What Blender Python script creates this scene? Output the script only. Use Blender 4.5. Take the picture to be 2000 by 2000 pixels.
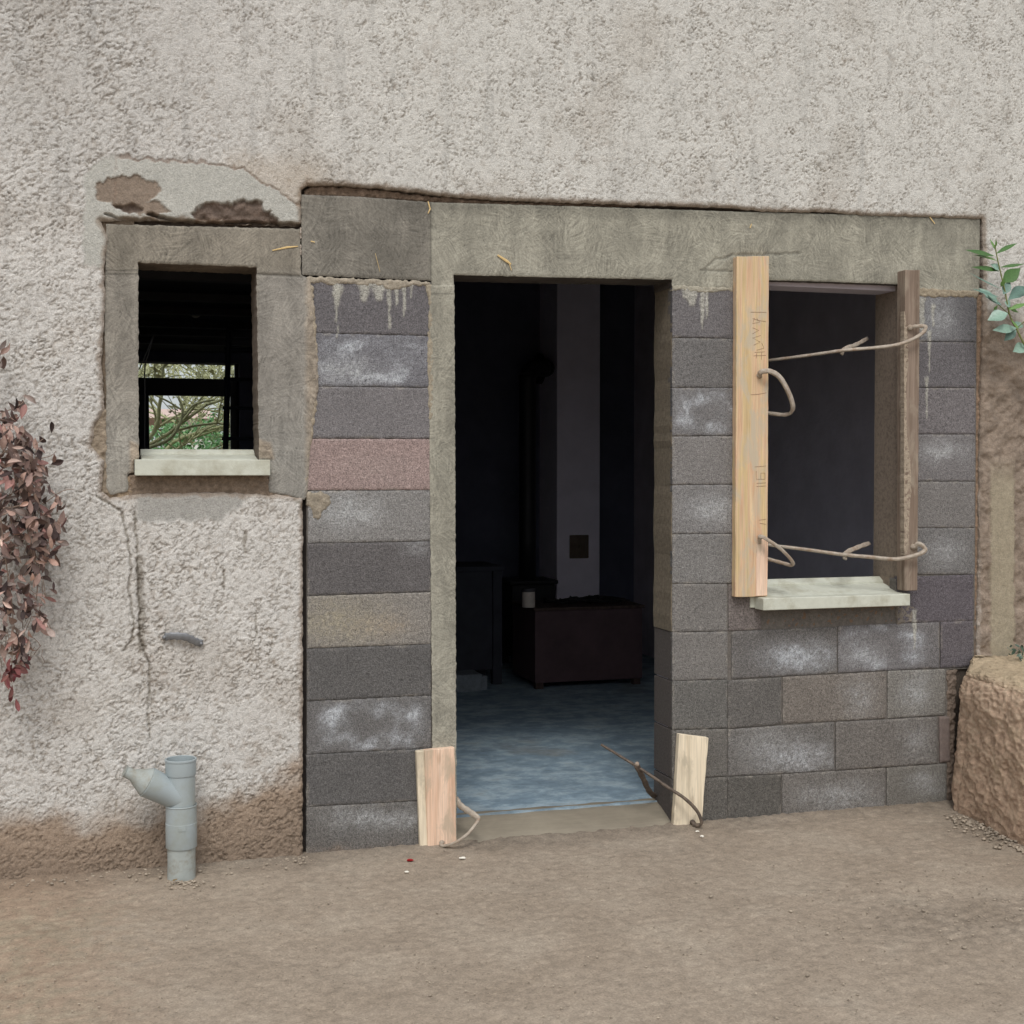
import bpy, bmesh, math, random
import numpy as np
from mathutils import Vector, Matrix
random.seed(7); RNG = np.random.default_rng(11)
for o in list(bpy.data.objects): bpy.data.objects.remove(o)
S = bpy.context.scene; COL = S.collection

# ------------------------------------------------------------------ camera, sky, sun, exposure
F = 2640.0; YAW = math.radians(16.9); PITCH = math.radians(1.8); CAM = np.array([0.0, -5.13, 1.476])
cd = bpy.data.cameras.new('camera'); cam = bpy.data.objects.new('camera', cd); COL.objects.link(cam)
cd.sensor_width = 36; cd.lens = F/2000*36; cd.clip_start = .05; cd.clip_end = 3000
cam.location = CAM.tolist(); cam.rotation_euler = (math.pi/2-PITCH, 0, -YAW); S.camera = cam
SUN_EL, SUN_AZ = math.radians(54), math.radians(194)     # azimuth clockwise from +Y: in front of the wall, to the right
W = bpy.data.worlds.new('World'); S.world = W; W.use_nodes = True
wn = W.node_tree.nodes; wl = W.node_tree.links; bg = wn['Background']
sk = wn.new('ShaderNodeTexSky'); sk.sky_type = 'NISHITA'; sk.sun_disc = False
sk.sun_elevation = SUN_EL; sk.sun_rotation = SUN_AZ; sk.dust_density = 4; sk.air_density = 1.0; sk.ozone_density = 1
hs = wn.new('ShaderNodeHueSaturation'); hs.inputs['Saturation'].default_value = .42
wl.new(sk.outputs[0], hs.inputs['Color'])
cl = wn.new('ShaderNodeMix'); cl.data_type = 'RGBA'; cl.inputs[0].default_value = .55; cl.inputs[7].default_value = (4.3, 4.4, 4.6, 1)   # veil of bright overcast cloud
wl.new(hs.outputs[0], cl.inputs[6]); wl.new(cl.outputs[2], bg.inputs['Color']); bg.inputs['Strength'].default_value = .15
sd = bpy.data.lights.new('sun', 'SUN'); sun = bpy.data.objects.new('sun', sd); COL.objects.link(sun)
sd.energy = 1.0; sd.angle = math.radians(18); sd.color = (1, .985, .965)
to_sun = Vector((math.sin(SUN_AZ)*math.cos(SUN_EL), math.cos(SUN_AZ)*math.cos(SUN_EL), math.sin(SUN_EL)))
sun.rotation_euler = to_sun.to_track_quat('Z', 'Y').to_euler(); sun.location = (2, -6, 8)
S.render.engine = 'CYCLES'
S.view_settings.view_transform = 'Standard'; S.view_settings.look = 'None'
S.view_settings.exposure = 0.35; S.view_settings.gamma = 1
S.render.resolution_x = 1024; S.render.resolution_y = 1024
S.cycles.max_bounces = 8; S.cycles.diffuse_bounces = 5

# ------------------------------------------------------------------ survey helpers: a photo ray meets a real plane
FW = np.array([math.sin(YAW)*math.cos(PITCH), math.cos(YAW)*math.cos(PITCH), -math.sin(PITCH)])
RT = np.array([math.cos(YAW), -math.sin(YAW), 0.0]); UP = np.cross(RT, FW)
def ray(px, py): return FW + RT*((px-1000)/F) + UP*((1000-py)/F)
def PY(px, py, Y=0.0):
    d = ray(px, py); return CAM + d*((Y-CAM[1])/d[1])
def PZ(px, py, Z=0.0):
    d = ray(px, py); return CAM + d*((Z-CAM[2])/d[2])
def PX(px, py, X):
    d = ray(px, py); return CAM + d*((X-CAM[0])/d[0])
def project(x, y, z):
    v = [x-CAM[0], y-CAM[1], z-CAM[2]]
    dep = v[0]*FW[0]+v[1]*FW[1]+v[2]*FW[2]
    return 1000+F*(v[0]*RT[0]+v[1]*RT[1]+v[2]*RT[2])/dep, 1000-F*(v[0]*UP[0]+v[1]*UP[1]+v[2]*UP[2])/dep
def lin(c):
    c = np.asarray(c, float)/255.0
    return np.where(c <= .04045, c/12.92, ((c+.055)/1.055)**2.4)
def ss(a, b, x):
    t = np.clip((x-a)/(b-a), 0, 1); return t*t*(3-2*t)

# ------------------------------------------------------------------ noise
PERM = RNG.permutation(256); PERM = np.concatenate([PERM, PERM, PERM])
ANG = RNG.random(256)*2*math.pi; GX, GY = np.cos(ANG), np.sin(ANG)
G3 = RNG.normal(size=(256, 3)); G3 /= np.linalg.norm(G3, axis=1)[:, None]
def pn(x, y, seed=0):
    xi = np.floor(x).astype(int); yi = np.floor(y).astype(int); xf = x-xi; yf = y-yi
    u = xf**3*(xf*(xf*6-15)+10); v = yf**3*(yf*(yf*6-15)+10)
    def g(a, b, dx, dy):
        h = PERM[(PERM[(a+seed*17) & 255]+b+seed*31) & 255]; return GX[h]*dx+GY[h]*dy
    n00 = g(xi, yi, xf, yf); n10 = g(xi+1, yi, xf-1, yf); n01 = g(xi, yi+1, xf, yf-1); n11 = g(xi+1, yi+1, xf-1, yf-1)
    return (n00*(1-u)+n10*u)*(1-v)+(n01*(1-u)+n11*u)*v
def fb(x, y, s, o=3, seed=0):
    r = 0; a = 1.0; t = 0
    for i in range(o):
        r = r+a*pn(x*s, y*s, seed+i*3); t += a; a *= .5; s *= 2.03
    return r/t*1.6
def pn3(p, seed=0):
    i = np.floor(p).astype(int); f = p-i; w = f**3*(f*(f*6-15)+10); r = 0
    for a in (0, 1):
        for b in (0, 1):
            for c in (0, 1):
                h = PERM[(PERM[(PERM[(i[:, 0]+a+seed*13) & 255]+i[:, 1]+b) & 255]+i[:, 2]+c) & 255]
                g = G3[h]; d = g[:, 0]*(f[:, 0]-a)+g[:, 1]*(f[:, 1]-b)+g[:, 2]*(f[:, 2]-c)
                r = r+d*(w[:, 0] if a else 1-w[:, 0])*(w[:, 1] if b else 1-w[:, 1])*(w[:, 2] if c else 1-w[:, 2])
    return r

def worley(x, y, seed=0):
    xi = np.floor(x).astype(int); yi = np.floor(y).astype(int); best = np.full(x.shape, 9.0); sec = best.copy()
    for a in (-1, 0, 1):
        for b in (-1, 0, 1):
            h = PERM[(PERM[(xi+a+seed*29) & 255]+yi+b+seed*53) & 255]; h2 = PERM[h+7]
            d = (xi+a+h/255.-x)**2+(yi+b+h2/255.-y)**2
            sec = np.minimum(sec, np.maximum(best, d)); best = np.minimum(best, d)
    return np.sqrt(best), np.sqrt(sec)
# ------------------------------------------------------------------ object helpers
def tag(o, label=None, cat=None, group=None, kind=None):
    if label: o['label'] = label
    if cat: o['category'] = cat
    if group: o['group'] = group
    if kind: o['kind'] = kind
    return o
def empty(name, loc=(0, 0, 0)):
    o = bpy.data.objects.new(name, None); COL.objects.link(o); o.location = tuple(float(v) for v in loc); o.empty_display_size = .1; return o
def link(name, me, mat, parent=None):
    o = bpy.data.objects.new(name, me); COL.objects.link(o)
    if mat: me.materials.append(mat)
    if parent:
        o.parent = parent; o.location = -parent.location
    return o
def mesh_np(name, V, Q, mat, parent=None, cols=None, smooth=True, tris=None):
    me = bpy.data.meshes.new(name); V = np.asarray(V, np.float32); Q = np.asarray(Q, np.int32)
    k = Q.shape[1]; n = len(Q)
    me.vertices.add(len(V)); me.vertices.foreach_set('co', V.ravel())
    me.loops.add(n*k); me.loops.foreach_set('vertex_index', Q.ravel())
    me.polygons.add(n); me.polygons.foreach_set('loop_start', np.arange(0, n*k, k, dtype=np.int32))
    me.polygons.foreach_set('use_smooth', np.full(n, smooth))
    me.update(calc_edges=True); me.validate()
    if cols is not None:
        ca = me.color_attributes.new('Col', 'FLOAT_COLOR', 'POINT')
        c = np.ones((len(V), 4), np.float32); c[:, :3] = np.clip(cols, 0, 1); ca.data.foreach_set('color', c.ravel())
    return link(name, me, mat, parent)
def mesh_bm(name, bm, mat, parent=None, smooth=False):
    me = bpy.data.meshes.new(name); bmesh.ops.recalc_face_normals(bm, faces=bm.faces); bm.to_mesh(me); bm.free()
    if smooth:
        for p in me.polygons: p.use_smooth = True
    return link(name, me, mat, parent)
def bevel(o, w=.003, seg=2):
    m = o.modifiers.new('bevel', 'BEVEL'); m.width = w; m.segments = seg; m.limit_method = 'ANGLE'; m.angle_limit = math.radians(40); return o
def hexa(bm, pts):
    v = [bm.verts.new(tuple(float(a) for a in p)) for p in pts]
    for f in ((0, 1, 2, 3), (7, 6, 5, 4), (0, 4, 5, 1), (1, 5, 6, 2), (2, 6, 7, 3), (3, 7, 4, 0)): bm.faces.new([v[i] for i in f])
def box(bm, x0, x1, y0, y1, z0, z1):
    hexa(bm, [(x0, y0, z0), (x1, y0, z0), (x1, y0, z1), (x0, y0, z1), (x0, y1, z0), (x1, y1, z0), (x1, y1, z1), (x0, y1, z1)])
def prism(bm, pts2, y0, y1):
    a = [bm.verts.new((p[0], y0, p[1])) for p in pts2]; b = [bm.verts.new((p[0], y1, p[1])) for p in pts2]
    bm.faces.new(a); bm.faces.new(b[::-1]); n = len(a)
    for i in range(n): bm.faces.new([a[i], b[i], b[(i+1) % n], a[(i+1) % n]])
def tube(bm, pts, rad, seg=10, flat=1.0, cap=True, upv=(0, 0, 1)):
    pts = [Vector([float(a) for a in p]) for p in pts]; n = len(pts); rings = []
    if not hasattr(rad, '__len__'): rad = [rad]*n
    nrm = None
    for i, p in enumerate(pts):
        t = (pts[min(i+1, n-1)]-pts[max(i-1, 0)]).normalized()
        if nrm is None:
            nrm = Vector(upv)
            if abs(nrm.dot(t)) > .9: nrm = Vector((1, 0, 0))
        nrm = (nrm-t*nrm.dot(t)).normalized(); b = t.cross(nrm)
        rings.append([bm.verts.new(p+(nrm*math.cos(2*math.pi*k/seg)*flat+b*math.sin(2*math.pi*k/seg))*rad[i]) for k in range(seg)])
    for i in range(n-1):
        for k in range(seg): bm.faces.new([rings[i][k], rings[i+1][k], rings[i+1][(k+1) % seg], rings[i][(k+1) % seg]])
    if cap: bm.faces.new(rings[0][::-1]); bm.faces.new(rings[-1])
    return rings
def spline(pts, n=8):
    P = [np.asarray(p, float) for p in pts]; P = [2*P[0]-P[1]]+P+[2*P[-1]-P[-2]]; out = []
    for i in range(1, len(P)-2):
        for k in range(n):
            t = k/n; out.append(.5*((2*P[i])+(P[i+1]-P[i-1])*t+(2*P[i-1]-5*P[i]+4*P[i+1]-P[i+2])*t*t+(3*P[i]-P[i-1]-3*P[i+1]+P[i+2])*t**3))
    out.append(P[-2]); return out

def sdf(px, pz, poly):
    """signed distance to polygon, negative inside"""
    n = len(poly); best = np.full(px.shape, 1e9); inside = np.zeros(px.shape, bool)
    for i in range(n):
        ax, az = poly[i][0], poly[i][1]; bx, bz = poly[(i+1) % n][0], poly[(i+1) % n][1]
        ex, ez = bx-ax, bz-az; wx, wz = px-ax, pz-az
        t = np.clip((wx*ex+wz*ez)/(ex*ex+ez*ez+1e-12), 0, 1)
        best = np.minimum(best, (wx-ex*t)**2+(wz-ez*t)**2)
        c = ((az > pz) != (bz > pz)) & (px < (bx-ax)*(pz-az)/(bz-az+1e-15)+ax); inside ^= c
    return np.where(inside, -1, 1)*np.sqrt(best)
def pline(px, py, pts):
    best = np.full(px.shape, 1e9)
    for (ax, ay), (bx, by) in zip(pts[:-1], pts[1:]):
        ex, ey = bx-ax, by-ay; t = np.clip(((px-ax)*ex+(py-ay)*ey)/(ex*ex+ey*ey), 0, 1)
        best = np.minimum(best, (px-ax-ex*t)**2+(py-ay-ey*t)**2)
    return np.sqrt(best)
def wpoly(pts, Y=0.0): return [(PY(a, b, Y)[0], PY(a, b, Y)[2]) for a, b in pts]

def sheet(polys, res, Y, depth, field, jit=.002, jscale=40, holes=(), rnd=.005, seed=0, bounds=None, sidecol=None):
    """a wall layer: grid of real relief clipped to an outline in the wall's plane, with broken edges and side faces.  -> V,Q,C"""
    allp = [p for pl in polys for p in pl]
    x0 = min(p[0] for p in allp); x1 = max(p[0] for p in allp); z0 = min(p[1] for p in allp); z1 = max(p[1] for p in allp)
    xs = np.arange(x0-2*res, x1+3*res, res); zs = np.arange(z0-2*res, z1+3*res, res)
    X, Z = np.meshgrid(xs, zs)
    d = np.full(X.shape, 1e9)
    for pl in polys: d = np.minimum(d, sdf(X, Z, pl))
    for h in holes: d = np.maximum(d, -sdf(X, Z, h))
    if jit: d = d+jit*fb(X, Z, jscale, 3, seed+40)
    gz, gx = np.gradient(d, res)
    ins = d < 0
    cc = (d[:-1, :-1]+d[1:, :-1]+d[:-1, 1:]+d[1:, 1:])/4 < 0
    nz, nx = X.shape; idx = np.arange(nz*nx).reshape(nz, nx)
    # used / boundary verts
    cnt = np.zeros(X.shape, int)
    for a, b in ((0, 0), (0, 1), (1, 0), (1, 1)): cnt[a:nz-1+a, b:nx-1+b] += cc
    bnd = (cnt > 0) & (cnt < 4)
    gl = np.maximum(gx**2+gz**2, .2); st = np.clip(d, -res, res)
    Xb = np.where(bnd, X-st*gx/gl, X); Zb = np.where(bnd, Z-st*gz/gl, Z)
    dd = np.where(bnd, 0, -d)
    px, py = project(Xb, Y, Zb)
    h, C = field(px, py, Xb, Zb, np.maximum(dd, 0))
    pull = rnd*np.clip(1-dd/max(rnd, 1e-6), 0, 1)**2 if rnd > 0 else 0
    Yv = Y-h+pull
    V = np.stack([Xb, Yv, Zb], -1).reshape(-1, 3); C = C.reshape(-1, 3)
    Q = np.stack([idx[:-1, :-1], idx[:-1, 1:], idx[1:, 1:], idx[1:, :-1]], -1)[cc]
    used = np.zeros(len(V), bool); used[Q.ravel()] = True
    # boundary edges
    E = np.concatenate([Q[:, [0, 1]], Q[:, [1, 2]], Q[:, [2, 3]], Q[:, [3, 0]]])
    key = np.sort(E, 1); k = key[:, 0].astype(np.int64)*len(V)+key[:, 1]
    _, first, c = np.unique(k, return_index=True, return_counts=True)
    be = E[first[c == 1]]
    bv = np.unique(be); m = -np.ones(len(V), int); m[bv] = np.arange(len(bv))
    n0 = int(used.sum()); rm = -np.ones(len(V), int); rm[used] = np.arange(n0)
    top = V[bv].copy(); back = top.copy(); back[:, 1] = Y+depth
    mid = top.copy(); mid[:, 1] = top[:, 1]*.6+(Y+depth)*.4
    nb = len(bv)
    Vn = np.concatenate([V[used], top, mid, back])
    sc = C[bv] if sidecol is None else np.tile(np.asarray(sidecol)[None], (nb, 1))
    Cn = np.concatenate([C[used], sc, sc, sc])
    a, b = m[be[:, 0]]+n0, m[be[:, 1]]+n0
    Qs = np.concatenate([rm[Q], np.stack([b, a, a+nb, b+nb], 1), np.stack([b+nb, a+nb, a+2*nb, b+2*nb], 1)])
    return Vn, Qs, Cn
def joinsheets(L):
    V = []; Q = []; C = []; n = 0
    for v, q, c in L: V.append(v); Q.append(q+n); C.append(c); n += len(v)
    return np.concatenate(V), np.concatenate(Q), np.concatenate(C)

# ------------------------------------------------------------------ materials
def newmat(name, rough=.9, spec=.3):
    m = bpy.data.materials.new(name); m.use_nodes = True; nt = m.node_tree; b = nt.nodes['Principled BSDF']
    b.inputs['Roughness'].default_value = rough; b.inputs['Specular IOR Level'].default_value = spec
    return m, nt, b
def N(nt, t, **k):
    n = nt.nodes.new(t)
    for a, v in k.items():
        if a.startswith('i_'): n.inputs[a[2:].replace('_', ' ')].default_value = v
        else: setattr(n, a, v)
    return n
def coords(nt, sc=(1, 1, 1), rot=(0, 0, 0)):
    tc = N(nt, 'ShaderNodeTexCoord'); mp = N(nt, 'ShaderNodeMapping'); mp.inputs['Scale'].default_value = sc; mp.inputs['Rotation'].default_value = rot
    nt.links.new(tc.outputs['Object'], mp.inputs['Vector']); return mp.outputs[0]
def noise(nt, vec, s, det=4, r=.6, dist=0):
    n = N(nt, 'ShaderNodeTexNoise'); n.inputs['Scale'].default_value = s; n.inputs['Detail'].default_value = det
    n.inputs['Roughness'].default_value = r; n.inputs['Distortion'].default_value = dist; nt.links.new(vec, n.inputs['Vector']); return n.outputs['Fac']
def ramp(nt, fac, stops):
    n = N(nt, 'ShaderNodeValToRGB'); e = n.color_ramp.elements
    while len(e) < len(stops): e.new(.5)
    for el, (p, c) in zip(e, stops):
        el.position = p; el.color = (*(c if hasattr(c, '__len__') else (c, c, c)), 1)
    nt.links.new(fac, n.inputs[0]); return n.outputs[0]
def mix(nt, a, b, fac=1.0, mode='MIX'):
    n = N(nt, 'ShaderNodeMix', data_type='RGBA', blend_type=mode); n.inputs[0].default_value = 0 if hasattr(fac, 'name') else fac
    if hasattr(fac, 'name'): nt.links.new(fac, n.inputs[0])
    for s, i in ((a, 6), (b, 7)):
        if hasattr(s, 'name'): nt.links.new(s, n.inputs[i])
        else: n.inputs[i].default_value = (*s, 1)
    return n.outputs[2]
def bump(nt, b, h, dist=.002, strength=1.0):
    n = N(nt, 'ShaderNodeBump'); n.inputs['Distance'].default_value = dist; n.inputs['Strength'].default_value = strength
    nt.links.new(h, n.inputs['Height']); nt.links.new(n.outputs[0], b.inputs['Normal'])
def attr(nt):
    a = N(nt, 'ShaderNodeAttribute'); a.attribute_name = 'Col'; return a.outputs['Color']
def math_(nt, op, a, b=0.0, c=None):
    n = N(nt, 'ShaderNodeMath', operation=op)
    for i, s in enumerate((a, b) if c is None else (a, b, c)):
        if hasattr(s, 'name'): nt.links.new(s, n.inputs[i])
        else: n.inputs[i].default_value = s
    return n.outputs[0]

def grain_mat(name, s1=350, lo=.72, hi=1.2, s2=60, lo2=.88, hi2=1.1, bd=.0015, rough=.95, spots=None):
    """painted-in colour times two scales of grain"""
    m, nt, b = newmat(name, rough, .2); v = coords(nt)
    f = noise(nt, v, s1, 3, .7); g = noise(nt, v, s2, 4, .6)
    c = mix(nt, attr(nt), ramp(nt, f, [(.28, lo), (.72, hi)]), 1, 'MULTIPLY')
    c = mix(nt, c, ramp(nt, g, [(.3, lo2), (.7, hi2)]), 1, 'MULTIPLY')
    if spots:
        vo = N(nt, 'ShaderNodeTexVoronoi'); vo.inputs['Scale'].default_value = spots; nt.links.new(v, vo.inputs['Vector'])
        c = mix(nt, c, ramp(nt, vo.outputs['Distance'], [(.06, .45), (.16, 1.0)]), .8, 'MULTIPLY')
    nt.links.new(c, b.inputs['Base Color']); bump(nt, b, f, bd); return m
M = {}
M['roughcast'] = grain_mat('roughcast', 190, .74, 1.2, 60, .88, 1.1, .004)
M['block'] = grain_mat('block', 190, .42, 1.62, 75, .78, 1.24, .004, spots=60)
M['mortar'] = grain_mat('mortar', 180, .75, 1.2, 70, .8, 1.15, .003)

def osb_mat():
    m, nt, b = newmat('strand_imprinted_concrete', .9, .25); L = nt.links
    base = attr(nt); tc = N(nt, 'ShaderNodeTexCoord'); layers = []; v0 = tc.outputs['Object']
    for k, (vs, off) in enumerate(((11, 0), (15, 3.3), (20, 7.1))):
        mp = N(nt, 'ShaderNodeMapping'); mp.inputs['Location'].default_value = (off, off*1.7, off*.6); L.new(v0, mp.inputs['Vector'])
        sep = N(nt, 'ShaderNodeSeparateXYZ'); L.new(mp.outputs[0], sep.inputs[0])
        cb = N(nt, 'ShaderNodeCombineXYZ'); L.new(math_(nt, 'ADD', sep.outputs[0], sep.outputs[1]), cb.inputs[0]); L.new(sep.outputs[2], cb.inputs[1])
        dn = N(nt, 'ShaderNodeTexNoise'); dn.inputs['Scale'].default_value = 14; L.new(cb.outputs[0], dn.inputs['Vector'])
        vm = N(nt, 'ShaderNodeVectorMath', operation='MULTIPLY_ADD'); L.new(dn.outputs['Color'], vm.inputs[0]); vm.inputs[1].default_value = (.035, .035, 0); L.new(cb.outputs[0], vm.inputs[2])
        vo = N(nt, 'ShaderNodeTexVoronoi'); vo.inputs['Scale'].default_value = vs; vo.voronoi_dimensions = '2D'; L.new(vm.outputs[0], vo.inputs['Vector'])
        sc = N(nt, 'ShaderNodeSeparateColor'); L.new(vo.outputs['Color'], sc.inputs[0])
        rot = N(nt, 'ShaderNodeVectorRotate', rotation_type='Z_AXIS'); L.new(cb.outputs[0], rot.inputs['Vector']); L.new(math_(nt, 'MULTIPLY', sc.outputs[0], 6.28), rot.inputs['Angle'])
        st = N(nt, 'ShaderNodeVectorMath', operation='MULTIPLY'); L.new(rot.outputs[0], st.inputs[0]); st.inputs[1].default_value = (11, 125, 1)
        nn = N(nt, 'ShaderNodeTexNoise'); nn.inputs['Scale'].default_value = 1.0; nn.inputs['Detail'].default_value = 2; nn.inputs['Distortion'].default_value = .15; L.new(st.outputs[0], nn.inputs['Vector'])
        layers.append(nn.outputs['Fac'])
    s = math_(nt, 'MULTIPLY', math_(nt, 'ADD', math_(nt, 'ADD', layers[0], layers[1]), layers[2]), .3333)
    fine = noise(nt, v0, 180, 3, .7); big = noise(nt, v0, 7, 4, .6)
    msk = noise(nt, v0, 5.5, 4, .6); c = mix(nt, base, ramp(nt, s, [(.38, .66), (.5, 1.0), (.62, 1.32)]), ramp(nt, msk, [(.36, .25), (.6, 1.0)]), 'MULTIPLY')
    hv = N(nt, 'ShaderNodeTexVoronoi'); hv.inputs['Scale'].default_value = 38; L.new(v0, hv.inputs['Vector']); c = mix(nt, c, ramp(nt, hv.outputs['Distance'], [(.07, .5), (.14, 1.0)]), .7, 'MULTIPLY')
    stn = noise(nt, coords(nt, (9, 9, 1.6)), 1.0, 5, .65); c = mix(nt, c, ramp(nt, stn, [(.42, .84), (.6, 1.06)]), 1, 'MULTIPLY')
    c = mix(nt, c, ramp(nt, fine, [(.3, .8), (.7, 1.2)]), 1, 'MULTIPLY')
    c = mix(nt, c, ramp(nt, big, [(.3, .78), (.7, 1.16)]), 1, 'MULTIPLY')
    L.new(c, b.inputs['Base Color']); bump(nt, b, math_(nt, 'ADD', s, math_(nt, 'MULTIPLY', fine, .2)), .004); return m
M['osb'] = osb_mat()

def wood_mat(name, stops, gs=1.0, rough=.7, axis='z', dirt=None, kn=True):
    m, nt, b = newmat(name, rough, .25); L = nt.links
    v = coords(nt, (28*gs, 28*gs, 1.3*gs)); f = noise(nt, v, 1.0, 5, .55, 1.2)
    v2 = coords(nt, (170, 170, 5)); g = noise(nt, v2, 1.0, 3, .6)
    c = ramp(nt, f, stops); c = mix(nt, c, ramp(nt, g, [(.3, .8), (.7, 1.12)]), 1, 'MULTIPLY')
    if kn:
        v3 = coords(nt, (9, 9, 3.2)); vo = N(nt, 'ShaderNodeTexVoronoi'); vo.inputs['Scale'].default_value = 1; L.new(v3, vo.inputs['Vector'])
        c = mix(nt, c, ramp(nt, vo.outputs['Distance'], [(.05, (.45, .33, .22)), (.13, (1, 1, 1))]), .8, 'MULTIPLY')
    if dirt:
        d = noise(nt, coords(nt, (14, 14, 5)), 1.0, 5, .65, .5)
        c = mix(nt, c, dirt, ramp(nt, d, [(.5, 0), (.62, .85)]))
    L.new(c, b.inputs['Base Color']); bump(nt, b, g, .0012); return m
M['newwood'] = wood_mat('fresh_sawn_timber', [(.25, lin((192, 162, 122))), (.42, lin((206, 182, 138))), (.5, lin((210, 182, 148))), (.58, lin((206, 168, 136))), (.66, lin((218, 192, 154))), (.8, lin((200, 164, 130)))], dirt=tuple(lin((188, 176, 154))))
M['pinewood'] = wood_mat('pink_pine', [(.25, lin((196, 156, 128))), (.45, lin((224, 192, 166))), (.6, lin((232, 204, 180))), (.8, lin((206, 170, 144)))], dirt=tuple(lin((186, 168, 146))))
M['palewood'] = wood_mat('pale_spruce', [(.25, lin((206, 188, 158))), (.45, lin((226, 212, 186))), (.6, lin((232, 218, 192))), (.8, lin((212, 194, 162)))], kn=True, dirt=tuple(lin((186, 174, 152))))
M['oldwood'] = wood_mat('weathered_timber', [(.25, lin((92, 76, 64))), (.45, lin((126, 110, 96))), (.6, lin((142, 126, 112))), (.8, lin((104, 84, 70)))], dirt=tuple(lin((150, 138, 122))), rough=.85)
M['darkwood'] = wood_mat('dark_brown_timber', [(.3, (.045, .03, .025)), (.7, (.09, .06, .05))], rough=.7)

def plain(name, c, rough=.8, var=.2, s=30, bd=.001, metal=0, spec=.3, dirt=None, dsc=12):
    m, nt, b = newmat(name, rough, spec); v = coords(nt); f = noise(nt, v, s, 5, .65)
    c = np.asarray(c); col = ramp(nt, f, [(.3, tuple(c*(1-var))), (.7, tuple(np.clip(c*(1+var), 0, 1)))])
    if dirt is not None: col = mix(nt, col, tuple(dirt), ramp(nt, noise(nt, v, dsc, 6, .7), [(.48, 0), (.66, .9)]))
    nt.links.new(col, b.inputs['Base Color']); b.inputs['Metallic'].default_value = metal; bump(nt, b, noise(nt, v, s*6, 3, .6), bd); return m
M['sill'] = plain('cast_sill_concrete', lin((196, 198, 184)), .75, .06, 25, .0008, dirt=lin((168, 166, 148)), dsc=7)
M['iron'] = plain('cement_coated_iron', lin((170, 160, 146)), .75, .22, 60, .0012, dirt=lin((146, 124, 104)), dsc=25)
M['irondark'] = plain('dark_iron', lin((92, 82, 74)), .6, .25, 60, .001, dirt=lin((120, 105, 90)), dsc=30)
M['pvc'] = plain('grey_pvc', lin((158, 168, 170)), .42, .03, 8, .0002, spec=.5, dirt=lin((150, 156, 150)), dsc=6)
M['pvcdirty'] = plain('cement_smeared_pvc', lin((160, 166, 162)), .6, .08, 25, .0012, dirt=lin((138, 134, 120)), dsc=16)
M['plaster_in'] = plain('interior_plaster', lin((215, 210, 222)), .9, .07, 6, .001)
M['wall_dark'] = plain('dimmed_interior_wall', (.08, .085, .12), .9, .2, 4, .002)  # dimness of the room put into a dark wall colour
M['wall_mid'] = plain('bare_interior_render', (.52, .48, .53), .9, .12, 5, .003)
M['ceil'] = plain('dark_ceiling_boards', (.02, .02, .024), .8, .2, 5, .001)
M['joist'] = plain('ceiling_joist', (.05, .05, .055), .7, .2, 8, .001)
M['black'] = plain('black_stove_iron', (.012, .012, .014), .5, .2, 20, .0006)
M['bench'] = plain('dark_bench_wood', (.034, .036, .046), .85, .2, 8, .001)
M['frame'] = plain('dark_window_frame', (.018, .022, .032), .45, .1, 10, .0003)
M['cable'] = plain('black_cable', (.015, .015, .015), .6, .1, 10, 0)
M['chest'] = plain('dark_chest_board', (.08, .05, .055), .7, .2, 6, .001)
M['straw'] = plain('wood_sliver', lin((212, 184, 130)), .7, .15, 80, .0005)
M['red'] = plain('red_scrap', lin((150, 25, 30)), .5, .1, 80, 0)
M['white'] = plain('white_chip', lin((232, 228, 215)), .7, .05, 80, .0005)
M['can'] = plain('white_can', lin((190, 180, 170)), .6, .1, 20, .0003)
M['ashdoor'] = plain('rusty_ash_door', lin((92, 80, 68)), .7, .2, 20, .001)
M['brick'] = grain_mat('brick_strip', 250, .75, 1.2, 60, .85, 1.1, .002)
M['bracket'] = plain('grey_metal_clip', lin((128, 130, 132)), .4, .2, 60, .0004, metal=.6)
M['bark'] = plain('bark', lin((130, 122, 96)), .9, .25, 30, .003)
M['branch'] = plain('mossy_branch', lin((186, 186, 146)), .9, .3, 8, .002)
M['farwall'] = plain('far_house_wall', lin((225, 222, 215)), .9, .04, 1, 0)
M['roof'] = plain('far_red_roof', lin((205, 178, 168)), .9, .1, 3, 0)
M['mark'] = plain('crayon_mark', lin((150, 120, 98)), .9, .3, 90, 0)

def leafmat(name, tr=.15, rough=.55):
    m, nt, b = newmat(name, rough, .35); v = coords(nt); f = noise(nt, v, 120, 3, .6)
    c = mix(nt, attr(nt), ramp(nt, f, [(.3, .82), (.7, 1.12)]), 1, 'MULTIPLY'); nt.links.new(c, b.inputs['Base Color']); return m
M['dryleaf'] = leafmat('dry_leaf', rough=.8); M['greenleaf'] = leafmat('glossy_leaf', rough=.35)

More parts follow.
